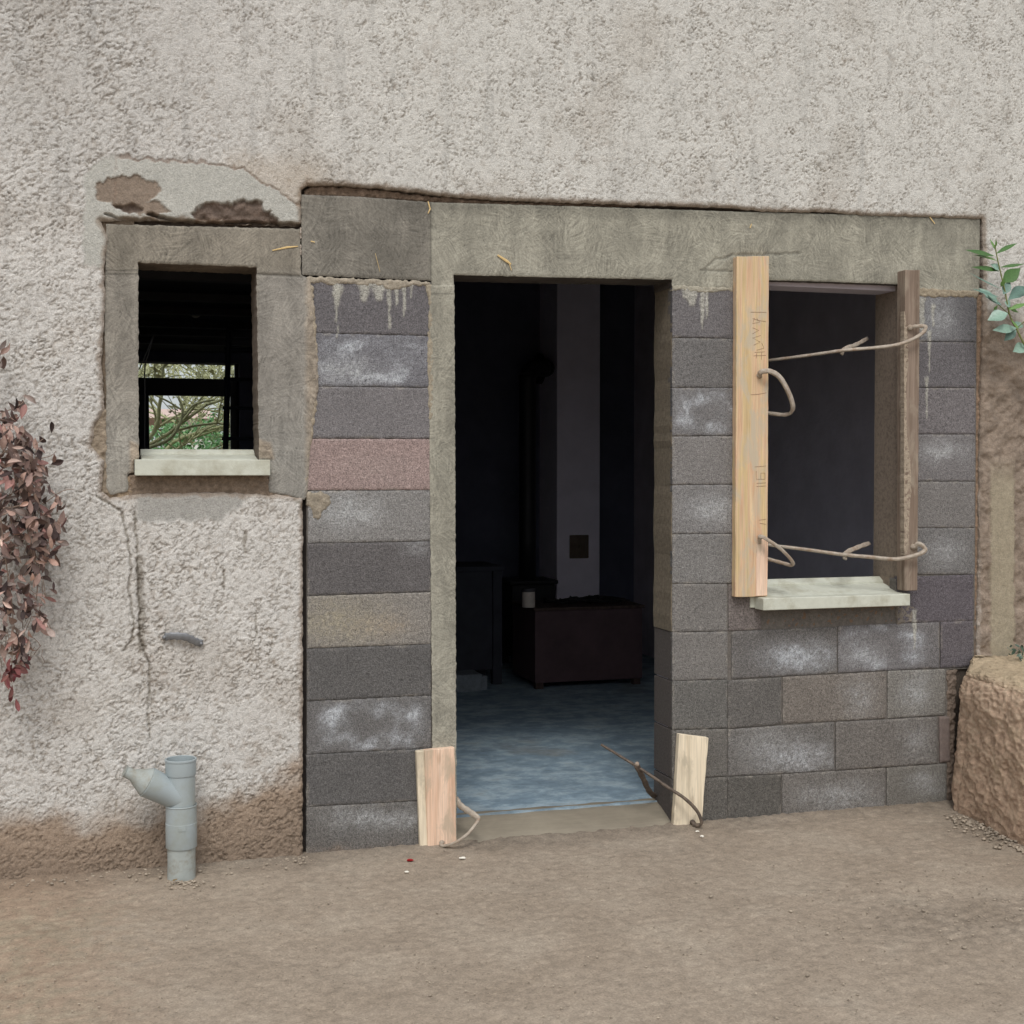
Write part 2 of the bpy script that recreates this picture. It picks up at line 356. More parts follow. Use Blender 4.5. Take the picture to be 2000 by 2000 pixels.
def floor_mat():
    m, nt, b = newmat('skylight_tinted_screed', .62, .3); L = nt.links
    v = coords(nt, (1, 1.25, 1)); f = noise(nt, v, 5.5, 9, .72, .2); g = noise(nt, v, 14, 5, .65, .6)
    c = ramp(nt, f, [(.3, lin((108, 126, 140))), (.47, lin((124, 144, 157))), (.58, lin((152, 170, 180))), (.72, lin((148, 158, 160)))])  # blue of the sky light painted into the grey screed
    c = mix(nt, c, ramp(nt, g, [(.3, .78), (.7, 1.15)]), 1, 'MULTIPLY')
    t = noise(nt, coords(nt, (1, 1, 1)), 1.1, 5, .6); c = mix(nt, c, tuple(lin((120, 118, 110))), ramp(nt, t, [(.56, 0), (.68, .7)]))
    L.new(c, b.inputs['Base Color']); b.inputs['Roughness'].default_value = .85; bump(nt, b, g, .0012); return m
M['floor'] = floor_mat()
def ground_mat():
    m, nt, b = newmat('compacted_sandy_earth', .95, .2); L = nt.links; v = coords(nt)
    f = noise(nt, v, 3.2, 6, .6, .4); g = noise(nt, v, 130, 4, .8); h = noise(nt, v, 26, 5, .65)
    c = ramp(nt, f, [(.3, lin((151, 138, 122))), (.5, lin((159, 146, 130))), (.7, lin((167, 155, 139)))])
    c = mix(nt, c, ramp(nt, g, [(.3, .7), (.7, 1.26)]), 1, 'MULTIPLY'); c = mix(nt, c, ramp(nt, h, [(.3, .78), (.7, 1.18)]), 1, 'MULTIPLY')
    vo = N(nt, 'ShaderNodeTexVoronoi'); vo.inputs['Scale'].default_value = 38; L.new(v, vo.inputs['Vector'])
    c = mix(nt, c, ramp(nt, vo.outputs['Distance'], [(.06, .4), (.12, 1.0)]), .75, 'MULTIPLY')
    c = mix(nt, c, attr(nt), 1, 'MULTIPLY')
    L.new(c, b.inputs['Base Color']); bump(nt, b, math_(nt, 'ADD', g, h), .003); return m
M['ground'] = ground_mat()
def step_mat():
    m, nt, b = newmat('smooth_wet_screed', .7, .3); v = coords(nt); f = noise(nt, v, 5, 5, .6, .5); g = noise(nt, coords(nt, (10, 90, 30)), 1, 4, .6)
    c = ramp(nt, f, [(.3, lin((124, 116, 102))), (.7, lin((142, 134, 118)))]); c = mix(nt, c, ramp(nt, g, [(.3, .93), (.7, 1.06)]), 1, 'MULTIPLY')
    nt.links.new(c, b.inputs['Base Color']); bump(nt, b, noise(nt, v, 240, 3, .6), .0008); return m
M['step'] = step_mat()

# ------------------------------------------------------------------ GROUND
def ground():
    xs = np.concatenate([[-400, -120, -40, -14, -6, -3], np.arange(-1.8, 5.2, .011), [6, 9, 18, 50, 140, 400]])
    ys = np.concatenate([[-400, -100, -30, -10, -5, -3], np.arange(-2.3, .06, .011), [.3, 1, 2, 4, 6, 9, 14, 24, 45, 110, 900]])
    X, Y = np.meshgrid(xs, ys)
    fine = ss(-2.3, -1.9, Y)*ss(-1.8, -1.4, X)*(1-ss(4.8, 5.2, X))
    Z = .006*fb(X, Y, 5, 3, 1)+.0048*fb(X, Y, 45, 3, 5)+.002*fb(X, Y, 130, 2, 8)
    edge = ss(-.10, -.01, Y); Z = Z+edge*(.010+.006*fb(X, Y, 22, 3, 9))
    Z = np.where(Y > .07, -.04, Z*fine)
    px, py = project(X, np.minimum(Y, 0), Z)
    c = np.ones(X.shape+(3,))*(1+.10*fb(X, Y, 2.2, 4, 49)+.12*fb(X, Y, 18, 3, 50))[..., None]
    crk = (1-ss(0, .05, np.abs(fb(X, Y, 4.2, 4, 58))))*ss(.1, .4, fb(X, Y, 2.5, 2, 59)); c *= (1-.12*crk)[..., None]
    # damp darker strip at the wall foot, reddish soil on the left, dark grit lower right
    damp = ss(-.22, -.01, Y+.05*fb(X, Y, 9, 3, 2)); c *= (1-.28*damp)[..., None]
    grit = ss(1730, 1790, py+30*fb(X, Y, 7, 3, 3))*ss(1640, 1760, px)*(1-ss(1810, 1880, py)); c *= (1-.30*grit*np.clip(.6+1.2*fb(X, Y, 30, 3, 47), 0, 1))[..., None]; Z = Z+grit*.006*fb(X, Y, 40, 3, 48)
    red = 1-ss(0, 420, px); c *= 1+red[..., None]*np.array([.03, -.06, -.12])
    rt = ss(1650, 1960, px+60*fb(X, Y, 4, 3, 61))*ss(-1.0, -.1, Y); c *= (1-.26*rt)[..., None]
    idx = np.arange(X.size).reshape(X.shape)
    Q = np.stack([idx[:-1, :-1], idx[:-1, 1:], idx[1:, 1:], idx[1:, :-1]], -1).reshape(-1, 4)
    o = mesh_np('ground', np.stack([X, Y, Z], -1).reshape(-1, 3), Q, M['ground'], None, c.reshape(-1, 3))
    tag(o, 'compacted sandy brown earth in front of the house wall', 'ground', kind='structure')
ground()

# ------------------------------------------------------------------ HOUSE
house = empty('house')
tag(house, 'grey roughcast house wall being rebuilt with concrete blocks, lintel, doorway and two window openings', 'house')
WT = .19        # wall thickness behind the face
# outlines in the plane of the wall (surveyed off the photo)
hole_win = [(196, 432), (300, 430), (420, 436), (586, 441), (586, 500), (594, 545), (594, 975), (560, 968), (430, 962), (268, 965), (215, 972), (198, 960), (204, 900), (178, 870), (186, 830), (204, 800), (198, 700), (206, 600), (204, 520), (212, 470)]
hole_main = [(588, 372), (600, 363), (650, 362), (720, 366), (800, 374), (880, 385), (990, 392), (1100, 396), (1250, 401), (1400, 405), (1500, 414), (1600, 414), (1700, 421), (1800, 424), (1917, 428), (1920, 520), (1917, 640), (1912, 860), (1910, 1100), (1905, 1330), (1905, 1720), (591, 1720), (591, 990), (586, 960)]
brown_line = [(-400, 1625), (0, 1603), (120, 1592), (250, 1582), (400, 1568), (480, 1545), (540, 1515), (600, 1478)]
patch_top = [(165, 345), (182, 322), (225, 306), (300, 312), (400, 318), (470, 328), (520, 362), (560, 385), (590, 405), (590, 445), (400, 442), (210, 436), (205, 520), (165, 520)]
patch_low = [(268, 962), (482, 962), (470, 985), (430, 1010), (400, 1014), (270, 1014)]
def rough_field(px, py, X, Z, d):
    wx = X+.004*fb(X, Z, 60, 2, 3); wz = Z+.004*fb(X, Z, 60, 2, 4)
    # dashed-on clots: ridged and billowed noise, running slightly down to the right
    sx, sz = wx*.82+wz*.57, -wx*.57+wz*.82
    left = 1-ss(560, 900, px+.4*(1000-py))
    w1, w1b = worley(sx*46+.6*fb(X, Z, 90, 2, 8), sz*78+.6*fb(X, Z, 90, 2, 9), 1); w2, w2b = worley(sx*100, sz*135, 2); n0 = fb(X, Z, 14, 3, 7); n3 = pn(X*125, Z*125, 6)
    amp = np.clip(.8+.5*fb(X, Z, 3.1, 3, 10)+.35*fb(X, Z, 11, 2, 11), .35, 1.25)
    cr1 = (1-ss(.0, .20, np.abs(fb(sx+.003*n3, sz*1.35, 40, 2, 17)+.06*n3)))*ss(-.34, .06, fb(sx, sz*1.5, 24, 2, 19)); pk = 1-ss(.10, .30, w2)
    a = .75*np.clip(.62-1.25*w1, -.5, .45)+.40*n0+.22*(.5-w2)+.20*n3-.85*cr1
    g4 = fb(X, Z, 40, 3, 14); g2 = pn(X*120, Z*120, 13); v1, v1b = worley(wx*58, wz*62, 3)
    cr2 = (1-ss(.0, .15, np.abs(fb(wx, wz, 44, 2, 21)+.05*g2)))*ss(-.18, .2, fb(wx, wz, 22, 2, 22)); pit2 = (1-ss(.12, .30, v1))*ss(-.3, .15, fb(X, Z, 13, 2, 25))
    b = .38*g4+.26*g2+.14-.75*cr2-.55*pit2
    flat = ss(.05, .4, fb(X, Z, 6.5, 3, 60)); amp = amp*(1-.45*flat)
    rel = (a*left*.0066+b*(1-left)*.0058)*amp
    smooth = np.zeros(px.shape); off = np.zeros(px.shape)
    jx, jy = px+11*fb(X, Z, 26, 4, 15), py+11*fb(X, Z, 26, 4, 16)
    sp = 1-ss(-3, 4, sdf(jx, jy, patch_top)); sl = 1-ss(-4, 10, sdf(jx, jy, patch_low))
    smooth = np.maximum(sp, sl); rel = rel*(1-.94*smooth)+smooth*(-.002+.0012*fb(X, Z, 30, 3, 18))
    base = np.ones(px.shape+(3,))*lin((207, 204, 198))
    up = ss(300, 900, px)*(1-ss(430, 700, py)); base = base*(1-up[..., None])+lin((205, 203, 196))*up[..., None]
    stain = ss(.05, .5, fb(X, Z, 2.2, 4, 20))*.5; base *= (1-stain*.25)[..., None]
    base *= 1+stain[..., None]*np.array([.02, -.02, -.06])
    cr_ = cr1*left+np.maximum(cr2, pit2)*(1-left); base *= (1-.20*cr_*(1-smooth))[..., None]*1.02
    stk = ss(.1, .6, fb(X*5, Z*.5, 3.5, 4, 45))*ss(1.7, 2.4, Z); base *= (1-.16*stk)[..., None]
    blo = fb(X, Z, 5.5, 4, 46); base *= (1+.07*blo)[..., None]
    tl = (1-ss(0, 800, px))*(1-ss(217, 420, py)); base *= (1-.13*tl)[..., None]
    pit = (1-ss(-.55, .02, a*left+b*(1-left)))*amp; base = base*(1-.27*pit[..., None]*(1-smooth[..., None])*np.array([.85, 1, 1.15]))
    # brown clots showing through
    br = ss(.22, .55, fb(X, Z, 26, 3, 23)+.5*fb(X, Z, 3, 2, 24)-.05)*(1-smooth)
    mid = ss(230, 320, px)*ss(1000, 1060, py)*(1-ss(590, 640, px)); br = br*(.12+.5*mid+.25*(1-left))
    base = base*(1-br[..., None]*.5)+lin((146, 130, 114))*br[..., None]*.5
    base = base*(1-sp[..., None])+(lin((184, 183, 175))*(1+.1*fb(X, Z, 12, 3, 26))[..., None])*sp[..., None]
    base = base*(1-sl[..., None])+(lin((168, 166, 160))*(1+.08*fb(X, Z, 12, 3, 27))[..., None])*sl[..., None]
    # patch: brown render island, broken brickwork and slits
    e = np.sqrt(((jx-247)/66)**2+((jy-372)/27)**2); isl = 1-ss(.94, 1.04, e); isl = np.maximum(isl, 1-ss(-2, 3, sdf(jx, jy, [(205, 380), (300, 395), (335, 415), (300, 425), (230, 410)])))
    base = base*(1-isl[..., None])+lin((142, 128, 114))*isl[..., None]; rel = rel-isl*.006+isl*.0015*fb(X, Z, 70, 3, 28)
    hol = 1-ss(-3, 3, sdf(jx, jy, [(375, 420), (400, 398), (450, 398), (478, 392), (508, 396), (550, 438), (380, 436)]))
    hol2 = 1-ss(-3, 3, sdf(jx, jy, [(222, 398), (262, 400), (285, 412), (270, 417), (232, 412)]))
    hh = np.maximum(hol, hol2)
    hc = lin((112, 98, 88))*(1+.5*fb(X, Z, 34, 3, 29))[..., None]
    base = base*(1-hh[..., None])+hc*hh[..., None]; rel = rel-hh*(.016+.012*fb(X, Z, 28, 3, 30))
    slit = 1-ss(1.5, 4.5, pline(px, py+3*fb(X, Z, 30, 2, 31), [(290, 418), (340, 432), (400, 437), (480, 434), (590, 440)]))
    slit2 = 1-ss(1.0, 3.5, pline(px, py+4*fb(X, Z, 30, 2, 32), [(205, 418), (230, 428), (300, 430)]))
    rel = rel-.03*np.maximum(slit, slit2*.5); base *= (1-.5*np.maximum(slit, .6*slit2))[..., None]
    # reddish rim of the patch
    rim = (1-ss(1.2, 3.4, np.abs(sdf(jx, jy, patch_top[2:9]+[(560, 600), (225, 600)]))))*ss(215, 240, px)*(1-ss(300, 420, py)*.0)*(py < 410); base = base*(1-.5*rim[..., None])+lin((130, 100, 82))*.5*rim[..., None]; rel -= rim*.003
    warm = (1-ss(0, 60, sdf(px, py, [(470, 335), (600, 350), (600, 420)])))*(1-sp); base = base*(1-.35*warm[..., None])+lin((172, 152, 126))*.35*warm[..., None]
    # cracks
    for pts, w, dep in (([(190, 970), (238, 1000), (250, 1060), (256, 1110), (252, 1150), (260, 1210), (258, 1250), (243, 1270)], 2.2, .008),
                        ([(262, 1000), (268, 1080), (272, 1200), (274, 1250), (292, 1300), (291, 1350), (288, 1400), (294, 1440)], 2.0, .008),
                        ([(271, 1090), (277, 1200), (276, 1270)], 7, .004), ([(590, 990), (576, 975)], 5, .006),
                        ([(478, 1040), (476, 1080)], 3, .004), ([(435, 1110), (436, 1150)], 2.5, .003), ([(500, 1200), (501, 1240)], 2.5, .003), ([(225, 1590), (227, 1560)], 2, .002)):
        k = 1-ss(w*.4, w*1.5, pline(px+5*fb(X, Z, 26, 3, 33), py, pts)+1.6*fb(X, Z, 60, 2, 36)); rel = rel-dep*k; base *= 1-.42*k[..., None]*np.array([.95, 1, 1.08])
    # raw scraped brown edge around openings
    eg = (1-ss(.004, .022, d+.010*fb(X, Z, 26, 3, 34)))*(px > 120)
    base = base*(1-.62*eg[..., None])+lin((138, 118, 98))*.62*eg[..., None]; rel = rel-eg*(.003+.004*fb(X, Z, 55, 2, 37))
    # earth-splashed foot
    bl = np.interp(px, [p[0] for p in brown_line], [p[1] for p in brown_line])
    bf = ss(-34, 40, py-bl+46*fb(X, Z, 8, 5, 35))*(px < 600); bc = lin((160, 142, 124))*(1-.22*ss(20, 130, py-bl))[..., None]*(1-.3*pit)[..., None]
    base = base*(1-bf[..., None])+bc*bf[..., None]; rel = rel*(1+.15*bf)
    # old brown stonework on the right below the shrub, with a pale mortar band
    st = ss(1906, 1914, px+3*fb(X, Z, 10, 3, 38))*ss(548, 640, py-.5*(px-1920)+26*fb(X, Z, 8, 3, 39))
    sc = lin((142, 128, 114))*(1+.35*fb(X, Z, 16, 4, 41))[..., None]
    base = base*(1-st[..., None])+sc*st[..., None]; rel = rel*(1-.5*st)+st*.016*fb(sx, sz, 13, 3, 42)*1.2
    bd = ss(1926, 1932, px+3*fb(X, Z, 20, 2, 43))*(1-ss(1972, 1979, px+3*fb(X, Z, 20, 2, 44)))*ss(880, 960, py)*(1-ss(1700, 1760, py))
    base = base*(1-bd[..., None])+lin((158, 148, 128))*bd[..., None]; rel = rel*(1-.85*bd)+.008*bd
    return rel+.016*1.0, base
TOPZ = 3.75; LX, RX = -1.15, 4.9
outer = [(LX, -.06), (RX, -.06), (RX, TOPZ), (LX, TOPZ)]
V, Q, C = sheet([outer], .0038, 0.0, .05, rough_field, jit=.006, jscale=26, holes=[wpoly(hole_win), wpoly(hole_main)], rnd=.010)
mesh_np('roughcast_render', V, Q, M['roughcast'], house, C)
# the rest of the facade, off to the sides and up
bm = bmesh.new()
box(bm, -5, LX, -.012, .2, -.05, 5.6); box(bm, RX, 9, -.012, .2, -.05, 5.6); box(bm, LX+.0, RX, -.012, .2, TOPZ, 5.6)
o = mesh_bm('upper_render', bm, None, house)
mm, nt, b = newmat('plain_roughcast', .95, .2); f = noise(nt, coords(nt), 70, 4, .7); nt.links.new(ramp(nt, f, [(.3, lin((150, 145, 138))), (.6, lin((190, 185, 177)))]), b.inputs['Base Color']); bump(nt, b, f, .01)
o.data.materials.append(mm)

# wall core behind render: solid masonry with the three openings left free
win_o = [(270, 508), (503, 522), (505, 935), (270, 935)]; door_o = [(886, 536), (1313, 546), (1313, 1720), (891, 1720)]; rwin_o = [(1480, 546), (1772, 554), (1772, 1190), (1480, 1190)]
def X_(px, py=900): return PY(px, py)[0]
def Z_(px, py): return PY(px, py)[2]
bm = bmesh.new()
xw0, xw1 = X_(270), X_(506); xd0, xd1 = X_(886), X_(1314); xr0, xr1 = X_(1468), X_(1776)
zwt, zwb = Z_(380, 516)+.012, Z_(380, 930); zdt = Z_(1100, 541)+.014; zrt, zrb = Z_(1640, 551)+.012, Z_(1640, 1200)
Yc0, Yc1 = .052, WT
for x0, x1 in ((-5, xw0-.002), (xw1+.012, xd0-.012), (xd1+.012, xr0-.012), (xr1+.006, 9)): box(bm, x0, x1, Yc0, Yc1, -.05, zwt-.03)
core = mesh_bm('masonry_core', bm, M['wall_mid'], house)
bm = bmesh.new(); box(bm, -5, 9, Yc0, Yc1, zwt+.01, 5.6)
box(bm, xw0-.002, xw1+.012, Yc0, Yc1, -.05, zwb-.05); box(bm, xr0-.012, xr1+.006, Yc0, Yc1, -.05, zrb-.02)
mesh_bm('upper_masonry_core', bm, M['wall_mid'], house)

# ---- concrete cast against strand board: lintel, window surround, door jamb
def conc_field(tone_fn, rough=1.0):
    def f(px, py, X, Z, d):
        c = tone_fn(px, py, X, Z); r = .0012*fb(X, Z, 25, 3, 51)+.0006*fb(X, Z, 120, 2, 52)
        return r*rough, c
    return f
def tone_lintel(px, py, X, Z):
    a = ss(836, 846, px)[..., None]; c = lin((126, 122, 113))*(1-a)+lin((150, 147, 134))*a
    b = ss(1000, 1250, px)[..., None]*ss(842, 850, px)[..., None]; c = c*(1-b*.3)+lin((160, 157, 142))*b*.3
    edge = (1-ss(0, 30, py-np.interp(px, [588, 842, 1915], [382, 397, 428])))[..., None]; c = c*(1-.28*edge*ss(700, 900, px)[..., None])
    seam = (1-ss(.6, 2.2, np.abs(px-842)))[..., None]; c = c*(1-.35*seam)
    ho = ss(.25, .55, fb(X, Z, 9, 3, 54)+.4*fb(X, Z, 50, 3, 55)); c = c*(1-.10*ho[..., None])
    return c*(1+.06*fb(X, Z, 4, 3, 53))[..., None]
def lintel_field(px, py, X, Z, d):
    h, c = conc_field(tone_lintel)(px, py, X, Z, d)
    h = h-.004*(1-ss(.5, 2.5, np.abs(px-842)))*(py < 548)
    # shallow broken-away honeycomb bits above the right pier
    cr = (1-ss(.8, 3.2, pline(px+6*fb(X, Z, 30, 3, 56), py+6*fb(X, Z, 30, 3, 57), [(1375, 532), (1390, 510), (1430, 498), (1520, 497), (1560, 494)])))+(1-ss(.8, 2.6, pline(px+6*fb(X, Z, 30, 3, 58), py+4*fb(X, Z, 30, 3, 59), [(1368, 527), (1430, 530)])))
    lw = ss(-8, 8, py-np.interp(px, [840, 1313, 1430, 1790, 1912], [560, 548, 552, 556, 566])+10*fb(X, Z, 30, 3, 60)) # crumbly hem
    return h-.004*np.clip(cr, 0, 1)+.0015*lw*fb(X, Z, 60, 2, 61), c*(1-.3*np.clip(cr, 0, 1))[..., None]*(1+.10*lw)[..., None]
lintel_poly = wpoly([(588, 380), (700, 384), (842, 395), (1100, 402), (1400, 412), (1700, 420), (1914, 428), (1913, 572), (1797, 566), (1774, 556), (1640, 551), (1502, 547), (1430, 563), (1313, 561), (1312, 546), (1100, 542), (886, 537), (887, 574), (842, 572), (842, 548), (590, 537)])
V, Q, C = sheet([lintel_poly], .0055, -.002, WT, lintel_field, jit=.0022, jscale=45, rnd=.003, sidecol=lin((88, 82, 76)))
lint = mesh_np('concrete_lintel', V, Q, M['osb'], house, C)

def tone_sur(px, py, X, Z):
    c = np.ones(px.shape+(3,))*lin((143, 138, 128))
    t = (1-ss(520, 545, py))*ss(205, 215, px); c = c*(1-t[..., None])+lin((136, 130, 118))*t[..., None]
    r = ss(500, 510, px)*ss(535, 545, py); c = c*(1-r[..., None])+lin((140, 136, 128))*r[..., None]
    lw = ss(700, 900, py)[..., None]; c = c*(1-.3*lw)+lin((168, 167, 160))*.3*lw
    s = 1-ss(.8, 2.6, np.minimum(np.abs(py-np.interp(px, [500, 600], [535, 540])), np.where(px < 270, np.abs(py-528), 99))); c = c*(1-.45*s[..., None])
    return c*(1+.08*fb(X, Z, 4, 3, 63))[..., None]
sur_out = wpoly([(208, 438), (586, 447), (588, 536), (604, 545), (614, 600), (612, 640), (620, 700), (622, 760), (612, 800), (604, 900), (600, 966), (594, 976), (560, 967), (525, 962), (525, 922), (262, 922), (250, 925), (250, 960), (215, 968), (207, 950), (207, 760), (204, 640)])
def sur_field(px, py, X, Z, d):
    h, c = conc_field(tone_sur)(px, py, X, Z, d)
    g = 1-ss(1, 3, np.abs(py-np.interp(px, [500, 600], [535, 540]))); h = h-.004*g*(px > 503)*(px < 586)
    # crumbled mortar ears either side of the sill, rough right hem lapping on to the blocks
    ear = (1-ss(-3, 6, sdf(px, py, [(255, 862), (276, 872), (276, 900), (256, 925)])))+(1-ss(-3, 6, sdf(px, py, [(503, 858), (528, 866), (534, 895), (503, 895)]))); ear = np.clip(ear, 0, 1)
    hem = ss(592, 604, px+5*fb(X, Z, 20, 3, 66))*(py > 545); k = np.maximum(ear, hem*.8)
    c = c*(1-k[..., None])+lin((158, 146, 130))*(1+.25*fb(X, Z, 40, 3, 64))[..., None]*k[..., None]
    return h+k*(.004+.005*fb(X, Z, 60, 3, 65)), c
V, Q, C = sheet([sur_out], .0048, -.004, WT, sur_field, jit=.004, jscale=40, holes=[wpoly([(270, 513), (501, 522), (506, 900), (527, 898), (526, 928), (262, 930), (262, 898), (271, 898)])], rnd=.004, sidecol=lin((120, 108, 96)))
sur = mesh_np('window_surround', V, Q, M['osb'], house, C)
def jamb_field(px, py, X, Z, d):
    c = np.ones(px.shape+(3,))*lin((150, 147, 134))*(1+.07*fb(X, Z, 6, 3, 71))[..., None]
    s = 1-ss(.8, 2.5, np.abs(py-574)); hem = 1-ss(.003, .012, d)
    c = c*(1-.35*s[..., None])*(1+.12*hem[..., None])
    return .0015*fb(X, Z, 30, 3, 72)+.001, c
V, Q, C = sheet([wpoly([(839, 556), (887, 556), (889, 900), (890, 1200), (892, 1672), (846, 1672), (842, 1200), (839, 900)])], .005, -.003, WT, jamb_field, jit=.0035, jscale=50, rnd=.003, sidecol=lin((95, 88, 80)))
mesh_np('door_jamb', V, Q, M['osb'], house, C)
# right door jamb reveal: rough cast strip above, bare blocks below
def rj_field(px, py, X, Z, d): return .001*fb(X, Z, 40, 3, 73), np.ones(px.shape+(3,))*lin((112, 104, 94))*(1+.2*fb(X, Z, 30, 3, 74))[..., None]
bm = bmesh.new()
zz = [Z_(1313, v) for v in (1234, 1330, 1425, 1521, 1640)]
for a, b_ in zip(zz[:-1], zz[1:]): box(bm, xd1+.002, xd1+.03, .012, WT+.004, b_+.003, a-.003)
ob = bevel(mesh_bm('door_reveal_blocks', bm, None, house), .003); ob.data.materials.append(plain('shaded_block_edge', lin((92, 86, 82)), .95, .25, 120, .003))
bm = bmesh.new()
rj = [0.0]*48
for k in range(48): rj[k] = .003*math.sin(k*.55)+.0022*random.uniform(-1, 1)
for k in range(46):
    z1 = zdt+(zz[0]-zdt)*k/46; z0 = zdt+(zz[0]-zdt)*(k+1)/46; xa_, xb_ = rj[k+1], rj[k]
    hexa(bm, [(xd1-.001+xa_, .006, z0), (xd1+.03, .006, z0), (xd1+.03, .006, z1), (xd1-.001+xb_, .006, z1), (xd1+xa_*.7, WT+.006, z0), (xd1+.03, WT+.006, z0), (xd1+.03, WT+.006, z1), (xd1+xb_*.7, WT+.006, z1)])
bmesh.ops.remove_doubles(bm, verts=bm.verts, dist=.0004)
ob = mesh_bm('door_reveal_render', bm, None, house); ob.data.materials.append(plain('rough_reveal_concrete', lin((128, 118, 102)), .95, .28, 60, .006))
# right window reveal
bm = bmesh.new(); box(bm, X_(1759), X_(1774), -.0, WT+.02, Z_(1760, 1170), Z_(1760, 556))
ob = mesh_bm('window_reveal', bm, None, house); ob.data.materials.append(plain('brownish_reveal', lin((146, 132, 118)), .95, .15, 80, .004, dirt=lin((118, 106, 94)), dsc=60))

# ---- block masonry
DR = [(307, 548, 640, 5), (248+352, 0, 0, 0)]
drips = [(657, 552, 632, 6), (658, 560, 600, 12), (712, 550, 592, 14), (740, 550, 590, 18), (760, 555, 645, 5), (775, 555, 600, 5), (789, 560, 622, 5), (803, 555, 585, 4), (659, 640, 665, 2),
         (1350, 565, 600, 14), (1372, 565, 645, 6), (1380, 570, 625, 4), (1338, 565, 585, 8), (1800, 585, 660, 8), (1822, 598, 640, 4), (1815, 650, 730, 4), (1810, 740, 820, 3), (1785, 1195, 1215, 6), (1786, 1215, 1270, 4.5)]
def block_sheet(q, base, eff=(), seed=0, off=0.0, res=.0058):
    P = wpoly(q); qx = [p[0] for p in q]; qy = [p[1] for p in q]
    cx, cy = sum(qx)/4, sum(qy)/4; hw, hh = (max(qx)-min(qx))/2, (max(qy)-min(qy))/2
    def f(px, py, X, Z, d):
        c = np.ones(px.shape+(3,))*lin(base)*1.12*np.array([1.01, .995, .985])*(1+.12*fb(X, Z, 9, 3, seed)+.07*fb(X, Z, 40, 2, seed+1))[..., None]
        u = (px-cx)/hw; v = (py-cy)/hh; un, vn = u+.22*fb(X, Z, 11, 3, seed+2), v+.3*fb(X, Z, 11, 3, seed+3)
        for e in eff:
            if e[0] == 'ring': rr = (np.abs(un)**3+np.abs(vn)**3)**(1/3); k = np.exp(-((rr-.62)/.24)**2)*(.15+1.1*np.clip(.25+1.3*fb(X, Z, 9, 3, seed+5), 0, 1)); col = (182, 186, 190)
            elif e[0] == 'cloud': k = np.exp(-((un-e[2])**2/e[4]**2+(vn-e[3])**2/e[5]**2)); col = e[6] if len(e) > 6 else (176, 178, 178)
            k = np.clip(k*e[1]*(1+1.1*fb(X, Z, 75, 3, seed+6)+.5*fb(X, Z, 26, 2, seed+16)), 0, 1)[..., None]; c = c*(1-k)+lin(col)*k
        sm_ = (1-ss(.002, .012, d+.006*fb(X, Z, 45, 3, seed+12)))*ss(.0, .4, fb(X, Z, 14, 3, seed+13)); c = c*(1-.45*sm_[..., None])+lin((146, 140, 130))*.45*sm_[..., None]
        pk_ = ss(.42, .56, pn(X*95, Z*95, seed+14)); c = c*(1-.45*pk_[..., None]); wp = ss(.5, .62, pn(X*110, Z*110, seed+17)); c = c*(1+.35*wp[..., None])
        h = -.002*pk_+.0016*fb(X, Z, 60, 3, seed+7)+.0008*pn(X*150, Z*150, seed+8)
        for (dx, y0, y1, w) in drips:
            if abs(dx-cx) < hw+15 and y1 > cy-hh-5 and y0 < cy+hh+5:
                ww = w*(1-.65*np.clip((py-y0)/(y1-y0), 0, 1))*(1+.5*fb(X, Z, 30, 2, seed+9)); k = (1-ss(ww*.6, ww*1.15, np.abs(px-dx+2*fb(X, Z, 20, 2, 77))))*(1-ss(y1-6, y1, py))*ss(y0-8, y0, py)
                c = c*(1-.8*k[..., None])+lin((170, 168, 158))*.8*k[..., None]; h = h+.0025*k
        return h, c
    return sheet([P], res, off, .024, f, jit=.0026, jscale=48, rnd=.0028, seed=seed, sidecol=lin(base)*.9)
def band(x0, x1, tops, bots):
    """block outline between two course lines given as (y at x0, y at x1)"""
    return [(x0+.7, tops[0]+.6), (x1-.7, tops[1]+.6), (x1-.7, bots[1]-.6), (x0+.7, bots[0]-.6)]
pier = [(546, 551), (650, 656), (754, 757), (856, 857), (958, 957), (1061, 1057), (1164, 1156), (1267, 1258), (1370, 1358), (1474, 1461), (1576, 1563), (1680, 1667)]
pc = [((100, 98, 100), []), ((106, 106, 110), [('ring', .75), ('cloud', .45, -.5, .4, .6, .5)]), ((112, 110, 111), []), ((142, 126, 122), [('cloud', .3, .2, .2, .6, .7, (158, 146, 140))]),
      ((122, 121, 119), [('cloud', .55, -.35, -.2, .5, .6)]), ((93, 91, 91), [('cloud', .3, .8, -.8, .2, .3)]), ((124, 121, 116), [('cloud', .7, -.45, 0, .75, .9, (152, 145, 128)), ('cloud', .3, .25, .2, .4, .4, (158, 142, 122))]),
      ((91, 90, 89), []), ((100, 99, 98), [('ring', .7)]), ((91, 90, 89), []), ((98, 96, 93), [('cloud', .45, .2, -.4, .8, .35), ('cloud', .4, 0, .9, 1.2, .3, (140, 120, 102))])]
L = []
for i in range(11):
    x0 = [612, 616, 612, 604, 601, 600, 600, 599, 599, 598, 598][i]
    L.append(block_sheet(band(x0-6 if i < 4 else x0, 843, pier[i], pier[i+1]), pc[i][0], pc[i][1], 100+i*9, off=RNG.uniform(-.0012, .0012)))
V, Q, C = joinsheets(L); mesh_np('block_pier', V, Q, M['block'], house, C).__setitem__('label', 'single stack of grey blocks left of the doorway, one pinkish and one beige')
